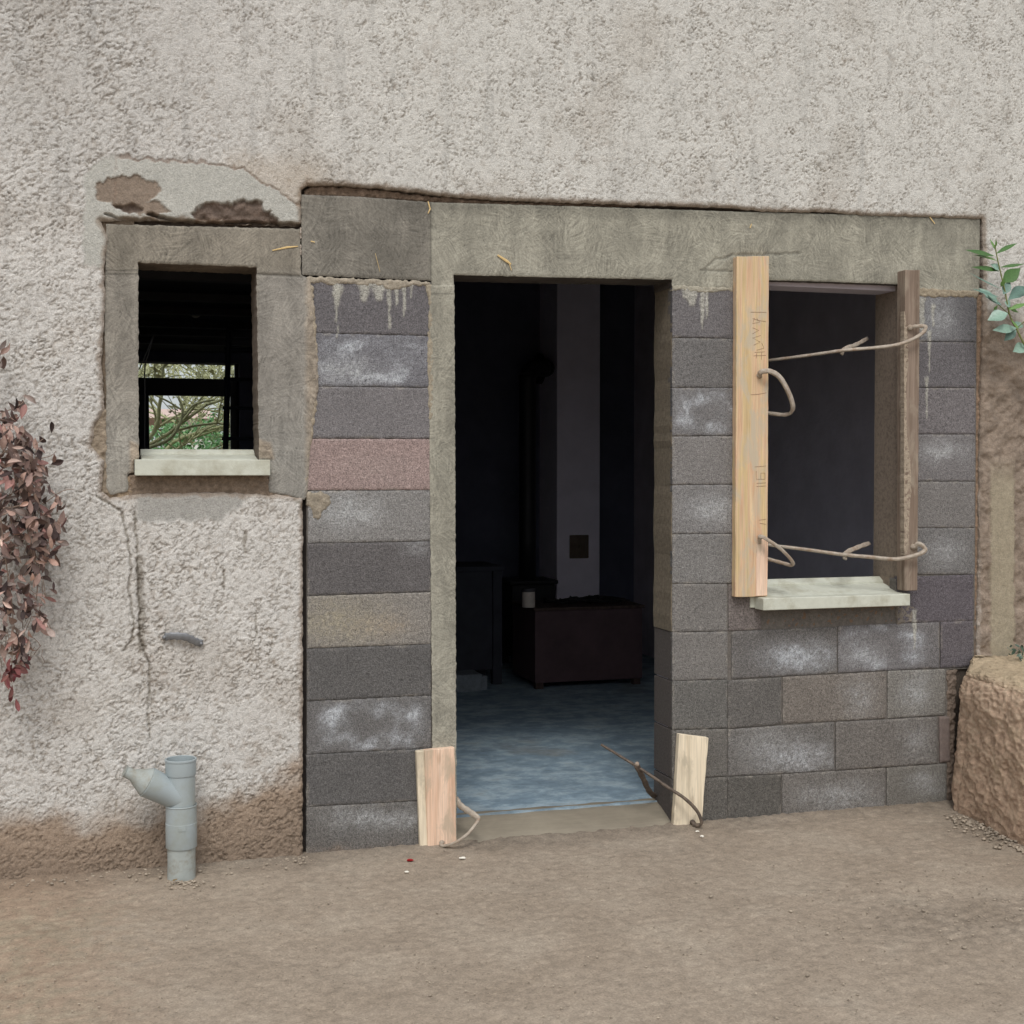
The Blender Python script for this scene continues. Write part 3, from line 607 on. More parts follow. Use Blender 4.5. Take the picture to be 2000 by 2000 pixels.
def mortar_bed(name, pts, Y=.0075, col=(112, 107, 101), depth=.05):
    def f(px, py, X, Z, d): return .0015*fb(X, Z, 60, 3, 81), np.ones(px.shape+(3,))*lin(col)*(1+.2*fb(X, Z, 30, 3, 82))[..., None]
    return sheet([wpoly(pts, Y)], .009, Y, depth, f, jit=0, rnd=0)
jr = [560, 659, 757, 852, 947, 1043, 1140, 1235, 1330, 1426, 1522, 1620]; jr2 = [563, 661, 757, 851, 946, 1042, 1140, 1233, 1327, 1423, 1517, 1612]
rp = [((104, 102, 103), []), ((104, 103, 102), []), ((108, 107, 107), [('ring', .6)]), ((118, 116, 114), []), ((118, 117, 116), [('cloud', .5, .2, 0, .7, .5)]), ((116, 115, 113), []), ((112, 110, 107), []), ((112, 110, 107), []), ((98, 97, 94), []), ((100, 98, 94), []), ((92, 90, 86), [])]
L = []
for i in range(11):
    L.append(block_sheet(band(1313, 1422 if i > 5 else 1440, (jr[i], jr2[i]), (jr[i+1], jr2[i+1])), rp[i][0], rp[i][1], 300+i*9, off=RNG.uniform(-.0012, .0012)))
V, Q, C = joinsheets(L); mesh_np('block_pier', V, Q, M['block'], house, C).__setitem__('label', 'narrow grey block pier between doorway and window')
# courses right of and below the window
L = []; bl = [(1790, 1908, (567, 576), (667, 668), (104, 104, 106), [('cloud', .4, -.3, 0, .5, .8)]), (1790, 1907, (667, 668), (757, 757), (98, 96, 98), []), (1790, 1907, (757, 757), (848, 848), (108, 105, 106), []),
 (1790, 1906, (848, 848), (940, 940), (110, 108, 108), [('cloud', .5, -.2, -.3, .8, .4)]), (1790, 1905, (940, 940), (1031, 1031), (112, 110, 108), []), (1790, 1905, (1031, 1031), (1122, 1122), (106, 105, 104), [('cloud', .3, 0, 0, .6, .6)]),
 (1752, 1903, (1126, 1122), (1218, 1213), (90, 86, 90), []), (1423, 1488, (1140, 1137), (1233, 1230), (106, 100, 97), []),
 (1429, 1636, (1233, 1224), (1327, 1315), (100, 98, 96), [('cloud', .7, .25, .15, .55, .5, (180, 184, 188))]), (1637, 1836, (1223, 1214), (1315, 1305), (104, 102, 102), [('ring', .5), ('cloud', .35, -.5, .3, .4, .5)]), (1837, 1902, (1214, 1212), (1305, 1302), (92, 88, 91), []),
 (1422, 1527, (1329, 1322), (1424, 1415), (96, 94, 91), []), (1529, 1732, (1322, 1311), (1414, 1404), (112, 107, 101), [('cloud', .3, .5, 0, .3, .8)]), (1734, 1848, (1310, 1306), (1404, 1397), (116, 114, 109), [('cloud', .45, 0, 0, .5, .7)]),
 (1422, 1631, (1424, 1410), (1517, 1506), (104, 102, 99), [('cloud', .6, .3, .3, .6, .5, (172, 174, 176)), ('cloud', .3, -.3, -.2, .5, .5)]), (1632, 1832, (1410, 1399), (1505, 1492), (108, 105, 101), [('cloud', .3, .6, -.1, .3, .7)]),
 (1422, 1527, (1517, 1512), (1612, 1606), (90, 88, 84), []), (1528, 1731, (1512, 1499), (1606, 1594), (106, 103, 99), [('cloud', .4, .1, 0, .7, .5)]), (1732, 1850, (1499, 1491), (1594, 1584), (110, 108, 103), [('cloud', .4, .2, -.3, .5, .4), ('cloud', .6, -.2, .9, .9, .3, (104, 92, 86))])]
for i, (x0, x1, t, b_, c, e) in enumerate(bl): L.append(block_sheet(band(x0, x1, t, b_), c, e, 500+i*9, off=RNG.uniform(-.0015, .0015)))
V, Q, C = joinsheets(L); mesh_np('block_infill', V, Q, M['block'], house, C).__setitem__('label', 'grey block courses around and below the window on the right')
V, Q, C = joinsheets([mortar_bed('a', [(599, 545), (843, 551), (845, 1672), (599, 1684)]), mortar_bed('b', [(1314, 558), (1445, 561), (1445, 1628), (1314, 1632)]), mortar_bed('c', [(1785, 560), (1908, 570), (1903, 1306), (1785, 1308)]),
   mortar_bed('d', [(1421, 1138), (1490, 1136), (1490, 1190), (1750, 1186), (1750, 1130), (1904, 1126), (1903, 1304), (1851, 1308), (1850, 1600), (1421, 1624)]),
   mortar_bed('e', [(588, 968), (601, 968), (601, 1690), (588, 1690)], .03, (52, 47, 44), .02), mortar_bed('f', [(1900, 420), (1925, 425), (1925, 1330), (1900, 1320)], .022, (104, 86, 74), .03), mortar_bed('g', [(1846, 1290), (1925, 1290), (1925, 1640), (1846, 1640)], .02, (84, 76, 68), .02),
   mortar_bed('h', [(560, 345), (1930, 400), (1930, 440), (560, 395)], .035, (84, 74, 66), .015), mortar_bed('i', [(165, 425), (262, 425), (262, 995), (165, 995)], .012, (128, 114, 98), .03), mortar_bed('j', [(185, 415), (600, 425), (600, 460), (185, 450)], .03, (80, 70, 62), .02)])
mesh_np('mortar_bed', V, Q, M['mortar'], house, C)
# rough crumbly bands: under left sill, above the lintel at left, right hem, foot of joint
def crumb(pts, Y, col, amp, s=38, depth=.03, seed=0, jit=.006, res=.0042):
    def f(px, py, X, Z, d):
        n = fb(X, Z, s, 3, seed); n2 = fb(X, Z, s*2.4, 2, seed+4)
        return amp*(n+.5*n2), np.ones(px.shape+(3,))*lin(col)*(1+.28*n)[..., None]*np.array([1, .98, .95])
    return sheet([wpoly(pts, Y)], res, Y, depth, f, jit=jit, jscale=36, rnd=.006, seed=seed)
L = [crumb([(250, 928), (262, 926), (527, 924), (530, 958), (560, 962), (585, 972), (560, 976), (430, 970), (300, 972), (250, 976)], .002, (132, 118, 104), .007, seed=201),
     crumb([(594, 372), (610, 362), (700, 366), (850, 384), (1000, 394), (1240, 400), (1240, 404), (1000, 402), (850, 396), (700, 386), (594, 382)], .012, (116, 100, 86), .010, seed=205),
     crumb([(208, 925), (255, 928), (262, 975), (236, 985), (205, 970)], .002, (150, 134, 114), .009, seed=209),
     crumb([(592, 540), (842, 549), (842, 556), (800, 560), (765, 568), (745, 560), (720, 556), (650, 556), (600, 552)], -.004, (160, 152, 138), .0045, seed=213, jit=.01),
     crumb([(830, 552), (844, 556), (848, 700), (846, 820), (838, 820), (834, 700), (838, 600)], -.004, (156, 148, 132), .004, seed=217, jit=.006),
     crumb([(1786, 560), (1912, 568), (1911, 582), (1860, 580), (1820, 582), (1786, 576)], -.004, (158, 148, 130), .005, seed=221, jit=.008),
     crumb([(1314, 556), (1432, 560), (1432, 568), (1380, 572), (1314, 567)], -.004, (166, 162, 148), .003, seed=225, jit=.008),
     crumb([(598, 545), (612, 560), (618, 640), (622, 700), (620, 790), (606, 880), (602, 945), (594, 940), (600, 850), (610, 780), (612, 700), (606, 640)], -.005, (160, 150, 134), .004, seed=229, jit=.008),
     crumb([(1908, 575), (1922, 575), (1920, 900), (1916, 1300), (1903, 1300), (1906, 900)], .006, (140, 120, 102), .006, seed=233, jit=.006),
     crumb([(1850, 1308), (1870, 1308), (1866, 1400), (1866, 1600), (1850, 1600)], .003, (118, 106, 96), .010, seed=237, jit=.008),
     crumb([(596, 960), (640, 962), (650, 985), (628, 1000), (626, 1022), (612, 1010), (600, 985)], -.003, (150, 142, 128), .003, seed=241, jit=.012),
     crumb([(166, 862), (180, 828), (200, 800), (214, 800), (214, 965), (196, 965), (200, 905)], .000, (150, 138, 122), .008, seed=249, jit=.008),
     crumb([(1750, 1180), (1790, 1182), (1782, 1215), (1752, 1222)], -.001, (122, 116, 108), .004, seed=245)]
for V, Q, C in L: mesh_np('mortar_smear', V, Q, M['mortar'], house, C)
# brick strips: timber-coloured strip under right sill, upright brick at the stone
def flat_field(col, seed):
    return lambda px, py, X, Z, d: (.0012*fb(X, Z, 50, 3, seed), np.ones(px.shape+(3,))*lin(col)*(1+.14*fb(X*.3, Z, 30, 3, seed+1))[..., None])
V, Q, C = sheet([wpoly([(1489, 1186), (1750, 1176), (1752, 1216), (1640, 1222), (1489, 1228)], .008)], .006, .008, .04, flat_field((126, 104, 86), 91), jit=.004)
mesh_np('brick_strip', V, Q, M['brick'], house, C)
V, Q, C = sheet([wpoly([(1836, 1400), (1856, 1400), (1857, 1488), (1837, 1490)], -.004)], .006, -.004, .03, flat_field((122, 110, 104), 94), jit=.002)
mesh_np('brick_strip', V, Q, M['brick'], house, C)

# ---- sills
def sill(name, xl, xr, zt_front, zb, proj, zt_back, lip, xin_l, xin_r):
    """profile run: drip nose, weathered slope, upstand at the back"""
    bm = bmesh.new(); y0 = -proj; y1 = .16
    box(bm, xl, xr, y0, -.006, zb, zt_front)                                   # nose
    h = .004
    hexa(bm, [(xin_l, -.0061, zb+.004), (xin_r, -.0061, zb+.004), (xin_r, -.0061, zt_front-.0005), (xin_l, -.0061, zt_front-.0005), (xin_l, y1-.03, zb+.004), (xin_r, y1-.03, zb+.004), (xin_r, y1-.03, zt_back), (xin_l, y1-.03, zt_back)])
    hexa(bm, [(xin_l, y1-.031, zb+.006), (xin_r, y1-.031, zb+.006), (xin_r, y1-.031, zt_back+lip*.3), (xin_l, y1-.031, zt_back+lip*.3), (xin_l, y1, zb+.006), (xin_r, y1, zb+.006), (xin_r, y1, zt_back+lip), (xin_l, y1, zt_back+lip)])
    o = mesh_bm(name, bm, M['sill'], house); bevel(o, .003, 2); return o
pj = .055
a = PY(263, 898, -pj); b2 = PY(528, 897, -pj); c2 = PY(263, 929, -pj)
zb_ = PY(380, 877, .16)[2]
sill('window_sill', a[0], b2[0], (a[2]+b2[2])/2, c2[2], pj, zb_-.022, .022, X_(276), X_(505))
pj = .085
a = PY(1491, 1171, -pj); b2 = PY(1778, 1158, -pj); c2 = PY(1491, 1193, -pj)
zb_ = PY(1600, 1127, .16)[2]
sill('window_sill', a[0], b2[0], (a[2]+b2[2])/2, c2[2]+.001, pj, zb_-.03, .028, X_(1466), X_(1764))

# ---- splinters of formwork board stuck in the lintel
for pts, w in (([(532, 489), (560, 483), (582, 481)], .004), ([(836, 393), (840, 408), (836, 417)], .0035), ([(972, 498), (990, 510), (998, 516)], .006), ([(994, 512), (999, 528)], .003),
               ([(1816, 424), (1826, 437)], .004), ([(1465, 445), (1468, 437)], .004), ([(607, 471), (615, 473)], .004), ([(733, 495), (742, 530)], .0015)):
    bm = bmesh.new(); p3 = [PY(x, y, -.006) for x, y in pts]; tube(bm, p3, [w*.6]+[w]*(len(p3)-2)+[w*.5], 6, .45, upv=(0, 1, 0)); mesh_bm('wood_splinter', bm, M['straw'], house)

# ---- inside: partition and back walls, ceiling, chimney breast, rear window
FZ = .066; CZ = 2.30; CZ2 = 2.95; PXW = 1.2; BY = 4.62; RXW = 3.95; LXW = -1.9
bm = bmesh.new()
wbx0, wbx1 = PY(262, 800, BY)[0], PY(468, 800, BY)[0]; wbz0, wbz1 = .85, PY(350, 707, BY)[2]
for x0, x1, z0, z1 in ((LXW-.2, wbx0, -.05, 3.3), (wbx1, RXW+.2, -.05, 3.3), (wbx0, wbx1, -.05, wbz0), (wbx0, wbx1, wbz1, 3.3)): box(bm, x0, x1, BY, BY+.22, z0, z1)
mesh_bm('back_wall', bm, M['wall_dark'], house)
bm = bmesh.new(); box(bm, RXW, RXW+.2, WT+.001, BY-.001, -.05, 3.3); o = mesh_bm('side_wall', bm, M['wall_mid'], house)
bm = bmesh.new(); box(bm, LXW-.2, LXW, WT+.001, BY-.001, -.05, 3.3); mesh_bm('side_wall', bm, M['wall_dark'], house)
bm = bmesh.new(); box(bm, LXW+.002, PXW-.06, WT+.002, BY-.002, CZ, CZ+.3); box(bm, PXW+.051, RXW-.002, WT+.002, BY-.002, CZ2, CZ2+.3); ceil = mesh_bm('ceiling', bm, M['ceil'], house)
for py_ in (548, 588, 614, 640, 656, 673):
    p = PZ(390, py_, CZ-.035); bm = bmesh.new(); box(bm, LXW+.01, PXW-.06, p[1], p[1]+.06, CZ-.035, CZ+.001); j = mesh_bm('joist', bm, M['joist'], ceil); j.location = (0, 0, 0)
bm = bmesh.new(); box(bm, -5, 9, .2, 8, 5.3, 5.5); box(bm, -5, -4.8, .2, 8, -.05, 5.3); box(bm, 8.8, 9, .2, 8, -.05, 5.3); mesh_bm('sky_light_block', bm, M['ceil'], house)  # unseen roof and end walls, added to keep sky light out of the rooms
wf = None
bm = bmesh.new(); t_ = .05
def rz(py_, px_=350): return PY(px_, py_, BY+.1)[2]
fx0, fx1 = wbx0-.01, PY(455, 800, BY+.1)[0]
lp0, lp1 = PY(291, 800, BY+.1)[0], PY(442, 800, BY+.1)[0]
box(bm, fx0, fx1+.09, BY+.08, BY+.13, wbz0, wbz0+.05)
box(bm, fx0, lp0, BY+.08, BY+.13, wbz0+.05, rz(773)); box(bm, lp1+.028, fx1+.09, BY+.08, BY+.13, wbz0+.05, rz(773))
box(bm, fx0, fx1+.09, BY+.08, BY+.13, rz(773), rz(739)); box(bm, fx1+.012, fx1+.09, BY+.08, BY+.13, rz(739), wbz1); box(bm, fx0, fx1+.09, BY+.08, BY+.13, rz(709), wbz1+.02)
wf = bevel(mesh_bm('rear_window', bm, M['frame'], house), .004)
gm, nt, b = newmat('window_glass', .02, .5); b.inputs['Transmission Weight'].default_value = 1; b.inputs['IOR'].default_value = 1.0; b.inputs['Base Color'].default_value = (.93, .97, .96, 1)
bm = bmesh.new(); box(bm, fx0, fx1+.09, BY+.10, BY+.104, wbz0+.05, wbz1); g = mesh_bm('pane', bm, gm, wf); g.location = (0, 0, 0)
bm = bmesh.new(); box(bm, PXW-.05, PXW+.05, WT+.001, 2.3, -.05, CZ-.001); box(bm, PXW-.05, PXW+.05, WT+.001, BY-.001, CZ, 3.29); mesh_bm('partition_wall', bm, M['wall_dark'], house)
# chimney breast
cbY = BY-.42; x0 = PY(1088, 800, cbY)[0]; x1 = PY(1172, 800, cbY)[0]
bm = bmesh.new(); box(bm, x0, x1, cbY, BY-.001, FZ-.01, CZ2+.02); cb = bevel(mesh_bm('chimney_breast', bm, M['plaster_in'], house), .006)
p0 = PY(1112, 1045, cbY); p1 = PY(1149, 1090, cbY)
bm = bmesh.new(); box(bm, p0[0], p1[0], cbY-.014, cbY+.002, p1[2], p0[2]); ad = bevel(mesh_bm('ash_door', bm, M['ashdoor'], cb), .006); ad.location = (0, 0, 0)
bm = bmesh.new(); q0 = (p0+p1)/2; bmesh.ops.create_cone(bm, cap_ends=True, segments=16, radius1=.012, radius2=.010, depth=.012, matrix=Matrix.Translation((q0[0], cbY-.02, q0[2]))@Matrix.Rotation(math.pi/2, 4, 'X')); k = mesh_bm('knob', bm, M['ashdoor'], ad); k.location = (0, 0, 0)

# interior floor and doorstep
bm = bmesh.new(); box(bm, LXW+.001, RXW-.001, .155, BY-.003, -.02, FZ); o = mesh_bm('floor', bm, M['floor']); tag(o, 'grey screed floor inside the dark room, blue sky light put into its colour', 'floor', kind='structure')
bm = bmesh.new()
xs0, xs1 = xd0-.02, xd1+.02; n = 26
top = []
for j, (yy, z) in enumerate(((-.03, -.012), (-.02, .006), (.04, .026), (.12, .052), (.19, .0695), (.2, .062))):
    top.append([bm.verts.new((xs0+(xs1-xs0)*i/n, yy+.006*math.sin(i*1.3)*(j < 2)+.003*math.sin(i*2.1+1)*(j > 3), z+.0015*math.sin(i*.9+j))) for i in range(n+1)])
for j in range(5):
    for i in range(n): bm.faces.new([top[j][i], top[j][i+1], top[j+1][i+1], top[j+1][i]])
ds = mesh_bm('doorstep', bm, M['step'], house, True); sm = ds.modifiers.new('thick', 'SOLIDIFY'); sm.thickness = .03; sm.offset = -1

# ------------------------------------------------------------------ TIMBER
def plank(name, quad, Y, th, mat, label, group=None, nick=.0012, extra=None, backdy=0):
    P = [PY(x, y, Y) for x, y in quad]; pts = []
    for i in range(4):
        a, b = P[i], P[(i+1) % 4]; ln = np.linalg.norm(b-a); n = max(2, int(ln/.03))
        for k in range(n):
            t = k/n; p = a+(b-a)*t; j = 0 if k == 0 else nick
            pts.append((p[0]+random.uniform(-j, j), p[2]+random.uniform(-j, j)))
    base = empty(name, (P[2]+P[3])/2); bm = bmesh.new(); prism(bm, pts, Y, Y+th); o = bevel(mesh_bm('board', bm, mat, base), .002, 2)
    tag(base, label, 'timber', group); return base
G = 'formwork boards held at the openings'
bA = plank('timber_board', [(1439, 501), (1502, 500), (1499, 1165), (1436, 1166)], -.036, .034, M['newwood'], 'long fresh yellow sawn board with scribbled marks, standing left of the right window', G, .0008)
bm = bmesh.new(); P = [PY(x, y, -.0385) for x, y in ((1478, 1054), (1500.5, 1052), (1498.5, 1163), (1477, 1164))]; prism(bm, [(p[0], p[2]) for p in P], -.0385, -.035); bevel(mesh_bm('split_strip', bm, M['pinewood'], bA), .001)
# scribbles on that board
def stroke(pts, w=.0011):
    bm = bmesh.new(); tube(bm, [PY(x, y, -.0366) for x, y in pts], w, 5, .35, upv=(0, 1, 0)); mesh_bm('pencil_mark', bm, M['mark'], bA)
for s in ([(1466, 609.5), (1497, 610)], [(1470, 622), (1482, 626), (1496, 628)], [(1474, 621), (1470, 632), (1484, 629), (1478, 622)], [(1470, 640), (1482, 645), (1470, 652)], [(1486, 655), (1470, 660), (1485, 668), (1472, 674)], [(1488, 670), (1492, 680), (1478, 684)],
          [(1474, 688), (1494, 687)], [(1472, 695), (1496, 694)], [(1478, 690), (1477, 700)], [(1488, 688), (1487, 702)], [(1466, 771), (1482, 770), (1497, 767)], [(1474, 912), (1496, 910)], [(1477, 920), (1477, 936), (1494, 936), (1494, 924), (1486, 924), (1486, 935)], [(1478, 944), (1496, 943)], [(1478, 950), (1496, 949)], [(1482, 1016), (1496, 1014)], [(1484, 1022), (1496, 1024)]): stroke(s)
bB = plank('timber_post', [(1768, 527), (1797, 527), (1792, 1153), (1767, 1154)], -.062, .06, M['oldwood'], 'weathered square timber with cement drips, standing right of the right window', G, .0012)
# cement run down the post's arris
def drip_f(px, py, X, Z, d): return .0012*fb(X, Z, 60, 3, 96), np.ones(px.shape+(3,))*lin((166, 152, 134))*(1+.15*fb(X, Z, 30, 3, 97))[..., None]
pts = [(1766.5, 600), (1773, 640), (1775, 700), (1771, 760), (1773, 850), (1779, 900), (1781, 960), (1777, 1000), (1776, 1060), (1772, 1085), (1766.5, 1085)]
V, Q, C = sheet([wpoly(pts, -.0622)], .003, -.0622, .03, drip_f, jit=.003, rnd=.002); mesh_np('cement_drip', V, Q, M['mortar'], bB, C)
bC = plank('timber_offcut', [(829, 1466), (888, 1460), (892, 1656), (836, 1661)], -.034, .031, M['pinewood'], 'short pink pine offcut standing at the left foot of the doorway', G, .0008)
bm = bmesh.new(); P = [PY(x, y, -.030) for x, y in ((813, 1468), (829.5, 1465.5), (836.5, 1661), (821, 1663))]; prism(bm, [(p[0], p[2]) for p in P], -.030, -.003); bevel(mesh_bm('tongue_edge', bm, M['palewood'], bC), .004)
bD = plank('timber_offcut', [(1327, 1434), (1384, 1441), (1370, 1615), (1316, 1612)], -.032, .029, M['palewood'], 'short pale tapered offcut standing at the right foot of the doorway', G, .0010)

# ------------------------------------------------------------------ MASON CLAMPS
def ribbon(name, pts, w, t, mat, parent, taper=None, nrm=(0, -1, 0), n=6):
    """flat forged bar swept along a path"""
    sp = spline(pts, n); m = len(sp); bm = bmesh.new(); rings = []; last = Vector(nrm)
    for i, p in enumerate(sp):
        tg = Vector((np.asarray(sp[min(i+1, m-1)])-np.asarray(sp[max(i-1, 0)])).tolist()).normalized()
        last = (last-tg*last.dot(tg)).normalized(); b = tg.cross(last); k = 1 if taper is None else taper[0]+(taper[1]-taper[0])*i/(m-1)
        hw, ht = w*.66*k*(1+.10*math.sin(i*1.7)), t*.64*k; c = Vector([float(v) for v in p])
        rings.append([bm.verts.new(c+b*hw*u+last*ht*v) for u, v in ((-1, -.6), (-.75, -1), (.75, -1), (1, -.6), (1, .6), (.75, 1), (-.75, 1), (-1, .6))])
    for i in range(m-1):
        for k in range(8): bm.faces.new([rings[i][k], rings[i][(k+1) % 8], rings[i+1][(k+1) % 8], rings[i+1][k]])
    bm.faces.new(rings[0]); bm.faces.new(rings[-1][::-1]); return mesh_bm(name, bm, mat, parent, True)
def nub(parent, p, r, mat):
    bm = bmesh.new(); bmesh.ops.create_icosphere(bm, subdivisions=2, radius=r, matrix=Matrix.Translation([float(v) for v in p]))
    for v in bm.verts: v.co += Vector((random.uniform(-1, 1), random.uniform(-1, 1), random.uniform(-1, 1)))*r*.12
    mesh_bm('tip', bm, mat, parent, True)
CG = 'iron mason clamps gripping the boards'
def clamp(loc, label): return tag(empty('mason_clamp', loc), label, 'clamp', CG)
c = clamp(PY(1790, 640, -.07), 'pale iron clamp hooked on the weathered post near the top of the window')
ribbon('bar', [PY(1777, 640, -.066), PY(1790, 637, -.085), PY(1808, 638, -.100), PY(1800, 652, -.100), PY(1770, 668, -.09), PY(1730, 677, -.06), PY(1650, 684, 0.0), PY(1600, 691, .08), PY(1540, 699, .17), PY(1465, 708, .3)], .010, .009, M['iron'], c, (1.2, .8)); nub(c, PY(1777, 640, -.066), .0125, M['iron'])
ribbon('sliding_arm', [PY(1643, 692, .02), PY(1650, 681, .03), PY(1672, 673, .10), PY(1694, 661, .17)], .013, .007, M['iron'], c)
c = clamp(PY(1790, 1075, -.07), 'cement-crusted iron clamp hooked on the weathered post just above the sill')
ribbon('bar', [PY(1784, 1069, -.066), PY(1795, 1062, -.085), PY(1807, 1074, -.100), PY(1790, 1084, -.095), PY(1750, 1092, -.07), PY(1700, 1088, -.03), PY(1645, 1083, .0), PY(1580, 1074, .05), PY(1515, 1066, .1), PY(1480, 1062, .13)], .011, .010, M['iron'], c, (1.25, .8)); nub(c, PY(1784, 1068, -.066), .0135, M['iron'])
ribbon('sliding_arm', [PY(1650, 1092, -.0), PY(1652, 1080, .02), PY(1675, 1069, .10), PY(1698, 1061, .17)], .015, .007, M['iron'], c)
c = clamp(PY(1490, 730, -.04), 'curved iron clamp hooked on the yellow board at mid height of the window')
ribbon('bar', [PY(1483, 736, -.036), PY(1486, 727, -.060), PY(1503, 725, -.075), PY(1522, 736, -.075), PY(1538, 762, -.07), PY(1548, 790, -.055), PY(1546, 804, -.03), PY(1533, 810, -.0), PY(1500, 807, .04), PY(1470, 806, .09)], .010, .015, M['iron'], c, (1, 1)); nub(c, PY(1483, 733, -.04), .011, M['iron'])
c = clamp(PY(1490, 1052, -.04), 'curved iron clamp hooked on the yellow board just above the sill')
ribbon('bar', [PY(1483, 1060, -.034), PY(1486, 1048, -.060), PY(1505, 1058, -.085), PY(1528, 1075, -.09), PY(1547, 1096, -.08), PY(1546, 1104, -.06), PY(1530, 1100, -.03), PY(1500, 1092, .01), PY(1470, 1086, .06)], .010, .011, M['iron'], c); nub(c, PY(1485, 1049, -.055), .011, M['iron'])
c = clamp(PY(870, 1650, -.05), 'hooked iron clamp at the foot of the pink offcut left of the doorway')
ribbon('bar', [PY(862, 1648, -.036), PY(866, 1652, -.06), PY(888, 1646, -.09), PY(912, 1630, -.1), PY(930, 1608, -.09), PY(933, 1598, -.07), PY(918, 1586, -.04), PY(900, 1574, -.01), PY(890, 1560, .02)], .015, .009, M['iron'], c, (.8, 1.3)); nub(c, PY(863, 1646, -.036), .011, M['iron'])
c = clamp(PY(1370, 1615, -.08), 'dark iron clamp slanting into the doorway past the pale offcut')
ribbon('bar', [PY(1352, 1604, -.045), PY(1358, 1612, -.07), PY(1370, 1608, -.09), PY(1362, 1585, -.09), PY(1338, 1560, -.08), PY(1305, 1538, -.05), PY(1255, 1504, 0), PY(1210, 1476, .06), PY(1174, 1454, .11)], .011, .009, M['irondark'], c, (1.1, .7)); nub(c, PY(1353, 1606, -.045), .012, M['irondark']); nub(c, PY(1244, 1492, -.01), .010, M['iron'])
ribbon('sliding_arm', [PY(1243, 1494, -.01), PY(1256, 1520, .04), PY(1268, 1545, .10), PY(1280, 1556, .15)], .017, .007, M['irondark'], c)

# ------------------------------------------------------------------ PVC PIPE
pb = PZ(355, 1721, 0); PXx, PYy = pb[0]+.002, pb[1]+.042
pipe = empty('drain_pipe', (PXx, PYy, 0)); tag(pipe, 'grey plastic drain pipe with a side branch standing out of the ground', 'pipe')
def zat(py_): return PY(357, py_, PYy-.03)[2]
def crisp(o): m = o.modifiers.new('edge', 'EDGE_SPLIT'); m.split_angle = math.radians(28); return o
def lathe(prof, seg=48, inner=None):
    bm = bmesh.new(); rings = []
    for r, z in prof: rings.append([bm.verts.new((PXx+r*math.cos(2*math.pi*k/seg), PYy+r*math.sin(2*math.pi*k/seg), z)) for k in range(seg)])
    for a, b in zip(rings[:-1], rings[1:]):
        for k in range(seg): bm.faces.new([a[k], a[(k+1) % seg], b[(k+1) % seg], b[k]])
    return bm
R0 = .0505; R1 = .0545
z_t, z_c, z_s, z_g, z_l = zat(1485), zat(1516), zat(1575), zat(1610), zat(1658)
bm = lathe([(R0-.004, z_s), (R0-.004, z_c), (R1-.004, z_c), (R1-.004, z_t), (R1, z_t+.0015), (R1+.0022, z_t), (R1+.0022, z_t-.006), (R1, z_t-.007), (R1, z_c+.004), (R1-.001, z_c), (R0, z_c-.001), (R0, z_s)]); crisp(mesh_bm('branch_fitting', bm, M['pvc'], pipe, True))
bm = lathe([(R0-.002, z_s-.004), (R1-.001, z_s-.001), (R1+.001, z_s+.001), (R1+.0022, z_s-.003), (R1, z_s-.006), (R1, z_g+.001), (R1+.0012, z_g), (R1+.001, z_l+.004), (R1-.0005, z_l), (R0-.003, z_l)]); crisp(mesh_bm('coupling', bm, M['pvc'], pipe, True))
bm = lathe([(R0-.001, z_l+.01), (R0-.001, zat(1690)), (R0+.0005, -.03)]); crisp(mesh_bm('buried_pipe', bm, M['pvcdirty'], pipe, True))
bm = bmesh.new(); zz_ = zat(1617); box(bm, PXx-.012, PXx+.012, PYy-R1-.003, PYy-R1+.006, zz_-.006, zz_+.006)
mesh_bm('clip_mark', bm, M['pvc'], pipe)
A = np.array([PXx, PYy, zat(1562)]); E = PY(243, 1506, PYy-.02); dv = (E-A); Ln = np.linalg.norm(dv); dv /= Ln
def al(t): return A+dv*Ln*t
bm = bmesh.new(); tube(bm, [al(.0), al(.30), al(.31), al(.60), al(.605)], [R0, R0, R0+.0008, R1, R1-.001], 40); crisp(mesh_bm('side_branch', bm, M['pvc'], pipe, True))
bm = bmesh.new(); tube(bm, [al(.60), al(.62), al(.84), al(.86), al(.985), al(.995), al(1.0), al(.97)], [R1-.004, R1-.003, .024, .0215, .0205, .023, .0195, .0185], 36); crisp(mesh_bm('reducer', bm, M['pvcdirty'], pipe, True))

# ------------------------------------------------------------------ small metal clip on the render
ck = empty('metal_clip', PY(358, 1250, -.02)); tag(ck, 'small bent grey metal strip fixed to the roughcast between window and pipe', 'metal clip')
ribbon('strip', [PY(322, 1244, -.028), PY(338, 1242, -.036), PY(362, 1244, -.04), PY(380, 1252, -.034), PY(394, 1257, -.028)], .020, .006, M['bracket'], ck)
for x, y in ((321, 1245), (393, 1257)): nub(ck, PY(x, y, -.030), .008, M['bracket'])

